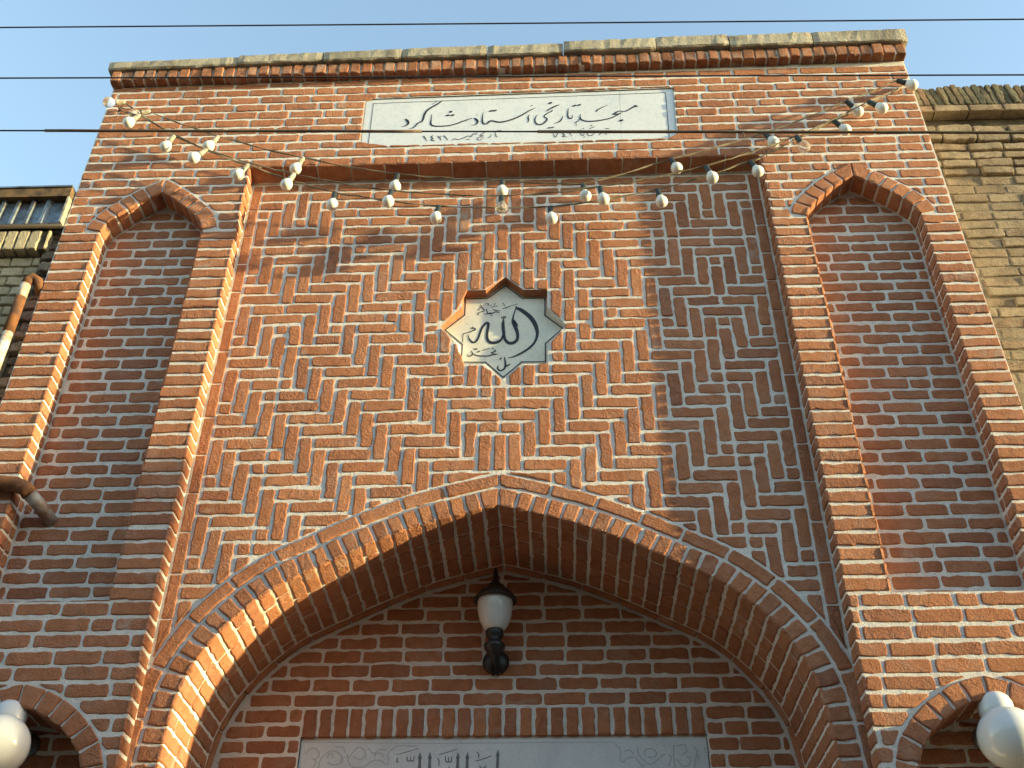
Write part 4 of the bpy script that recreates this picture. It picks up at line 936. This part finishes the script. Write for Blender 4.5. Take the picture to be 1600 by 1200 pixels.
mb = MB(M_ZINC); mb.box(-6, -2.390, YM-.038, 1.5, 1.513, 1.524); mb.box(-6, -2.405, YM+.02, 2.5, 1.22, 1.45); mb.build('roof_sheet', nb)
mb = MB(M_SOCKW); mb.box(-2.402, -2.391, YM-.028, YM+.02, 1.245, 1.444); mb.build('end_flashing', nb)
mb = MB(M_CAPM); mb.tube([(-6, YM-.004, 1.238+ZO), (-2.392, YM-.004, 1.238+ZO)], .016, 10); mb.build('drip_edge', nb, True)

rb = empty('rubble_pier', (-2.43, .0, 0), 'blackened broken brick pier squeezed between the cream building and the portal', 'wall')
mb = MB(M_RUB, M_MDARK); mb.box(-2.53, XL+.01, -.03, 1.5, -ZO, 1.24, 1)
z = -1.2
while z < 1.2:
    h_ = random.uniform(.06, .085); a = XE+.015+random.gauss(0, .01); c = XL+.015
    brick(mb, [(a, z+.008+random.gauss(0,.004)), (c, z+.008+random.gauss(0,.005)), (c, z+h_-.005+random.gauss(0,.005)), (a, z+h_-.005)], front(-.035+random.gauss(0,.010)), h=.03, jit=.005, rnd=.016, tilt=.04)
    z += h_
mb.build('brickwork', rb)

dp = empty('downpipe', (-2.455, -.13, 0), 'upright downpipe, rusty at the top and white below, beside the left edge of the portal', 'pipe')
px, py = -2.462, -.125
mb = MB(M_PIPE); mb.tube([(px, py, -ZO), (px, py, .70+ZO)], .026, 14); mb.build('pipe', dp, True)
mb = MB(M_RUST); mb.tube([(px, py, .47+ZO), (px, py, .705+ZO)], .028, 14); mb.build('rust_collar', dp, True)
mb = MB(M_PIPE); mb.tube([(px, py, .70+ZO), (px, py, .80+ZO)], .0265, 14); mb.build('upper_pipe', dp, True)
mb = MB(M_RUST); mb.tube([(px, py, .795+ZO), (px+.004, py+.002, .83+ZO), (px+.022, py+.008, .852+ZO), (px+.045, py+.018, .838+ZO), (px+.058, py+.03, .80+ZO), (px+.062, py+.10, .775+ZO), (px+.062, py+.16, .77+ZO)], .027, 14); mb.build('elbow', dp, True)

bp_ = empty('bent_pipe', (-2.2, -.1, -.4+ZO), 'short bent rusty pipe running round the pier into the left tall niche', 'pipe')
mb = MB(M_RUST); A_ = [(-2.9, -.14, -.425), (-2.4, -.145, -.425), (-2.23, -.148, -.43), (-2.16, -.145, -.436), (-2.115, -.135, -.452), (-2.092, -.12, -.474)]
mb.tube([(x, y, z+ZO) for x, y, z in A_], .035, 16); mb.build('elbow', bp_, True)
mb = MB(M_PIPE2); mb.tube([(-2.094, -.121, -.472+ZO), (-2.06, -.065, -.50+ZO), (-2.03, .03, -.535+ZO)], .031, 16); mb.build('pipe', bp_, True)

rw = empty('old_tan_brick_wall', (4, .2, 0), 'weathered tan brick wall with a brick-on-edge coping right of the portal', 'wall')
YR = .15
mb = MB(M_YEL, M_MTAN, M_MDARK)
mb.box(XR-.01, 9, YR, .6, -ZO, 2.02, 1); mb.box(XR-.01, 9, YR+.012, .6, 2.02, 2.26, 2)
for k, (z0, z1) in enumerate(rows(-.6, 2.02, .0715)):
    deep = z0 > 1.72
    x = XR-.01-random.uniform(0, .1)
    while x < 4.0:
        l = .20*random.uniform(.85, 1.1); a, c = max(x, XR), x+l; x = c
        if c-a < .04: continue
        dy = random.gauss(0, .003)-(.006 if deep else 0)
        if not deep and random.random() < .05: continue
        j = .009 if deep else .006
        brick(mb, [(a+.005, z0+j+random.gauss(0,.0025)), (c-.005, z0+j+random.gauss(0,.0025)), (c-.005, z1-j+random.gauss(0,.0025)), (a+.005, z1-j+random.gauss(0,.0025))],
              front(YR+dy), h=.012 if deep else .006, jit=.0018, rnd=.007, tilt=.04, base=-.012)
mb.build('brickwork', rw)
mb = MB(M_YEL, M_MDARK)
for z0, z1, dy in ((2.035, 2.10, -.012), (2.112, 2.178, 0.0)):
    x = XR-.02
    while x < 4.0:
        c = x+.205*random.uniform(.94, 1.05)
        brick(mb, rect(max(x, XR)+.008, c-.008, z0, z1), front(YR+dy+random.gauss(0,.004)), h=.016, jit=.003, rnd=.011, tilt=.04, base=-.03); x = c
x = XR-.02
while x < 4.0:
    c = x+.205; a = max(x, XR); brick(mb, rect(a+.004, c-.004, 2.262, 2.318), front(YR-.045), h=.012, jit=.002, rnd=.006)
    brick(mb, rect(a+.004, c-.004, -YR-.02, -YR+.057), soffit(2.264), h=.003, rnd=.004); x = c
mb.box(XR, 9, YR-.044, .6, 2.264, 2.322, 1); mb.build('projecting_course', rw)
mb = MB(M_EDGE, M_MDARK); x = XR+.055
mb.box(XR+.02, 9, YR-.01, .58, 2.32, 2.46, 1)
while x < 4.0:
    c = x+.0415; ln = -.022+random.gauss(0, .005); dz = random.gauss(0, .008)
    P = [(x+.002, 2.322), (c-.002, 2.322), (c-.002+ln, 2.50+dz), (x+.002+ln, 2.50+dz)]
    brick(mb, P, front(YR-.035+random.gauss(0,.004)), h=.018, rnd=.011, jit=.003, tilt=.05, base=-.05); x = c
mb.build('edge_coping', rw)

# ================================================================== across the street, behind the viewer: it closes the horizon
ob = empty('terrace_building', (0, -13, 0), 'plain brick terrace on the opposite side of the street', 'building')
mb = MB(M_YEL, M_MTAN); mb.box(-60, 60, -20, -13, -ZO, 3.1, 0); mb.build('wall', ob)
mb = MB(M_DADO); mb.box(-60.3, 60.3, -20.3, -12.8, 3.1, 3.35, 0); mb.build('parapet', ob)
for k in range(-7, 8):
    mb = MB(M_DADO, M_INK); mb.box(k*7-1.2, k*7+1.2, -13.06, -12.99, -1.2, .6, 0); mb.box(k*7-1.1, k*7+1.1, -13.07, -13.06, -1.1, .5, 1); mb.build('window', ob)
    mb = MB(M_WOOD); mb.box(k*7+2.2, k*7+3.6, -13.06, -12.99, -ZO, -1.9, 0); mb.build('door', ob)
po = empty('shade_post', (10, -1.85, 0), 'grey post added out of view on the right to shade the lower left front', 'post')  # invented out-of-frame blocker; its shadow falls on the lower left of the facade
mb = MB(M_DADO); mb.tube([(10, -1.85, 0), (10, -1.85, 3), (10, -1.85, 5.9)], [.16, .145, .13], 16); mb.build('shaft', po, True)
mb = MB(M_IRON); mb.lathe([(.17,0),(.18,.02),(.17,.12),(.15,.14)], (10, -1.85, .13), n=16); mb.build('base_collar', po, True)

# ================================================================== street
mb = MB(M_ASPH); mb.face([(-400,-400,0),(400,-400,0),(400,400,0),(-400,400,0)]); tag(mb.build('street'), kind='structure')
mb = MB(M_PAVE); mb.box(-60, 60, -3.2, .15, -ZO, -ZO+.13); tag(mb.build('pavement'), kind='structure')
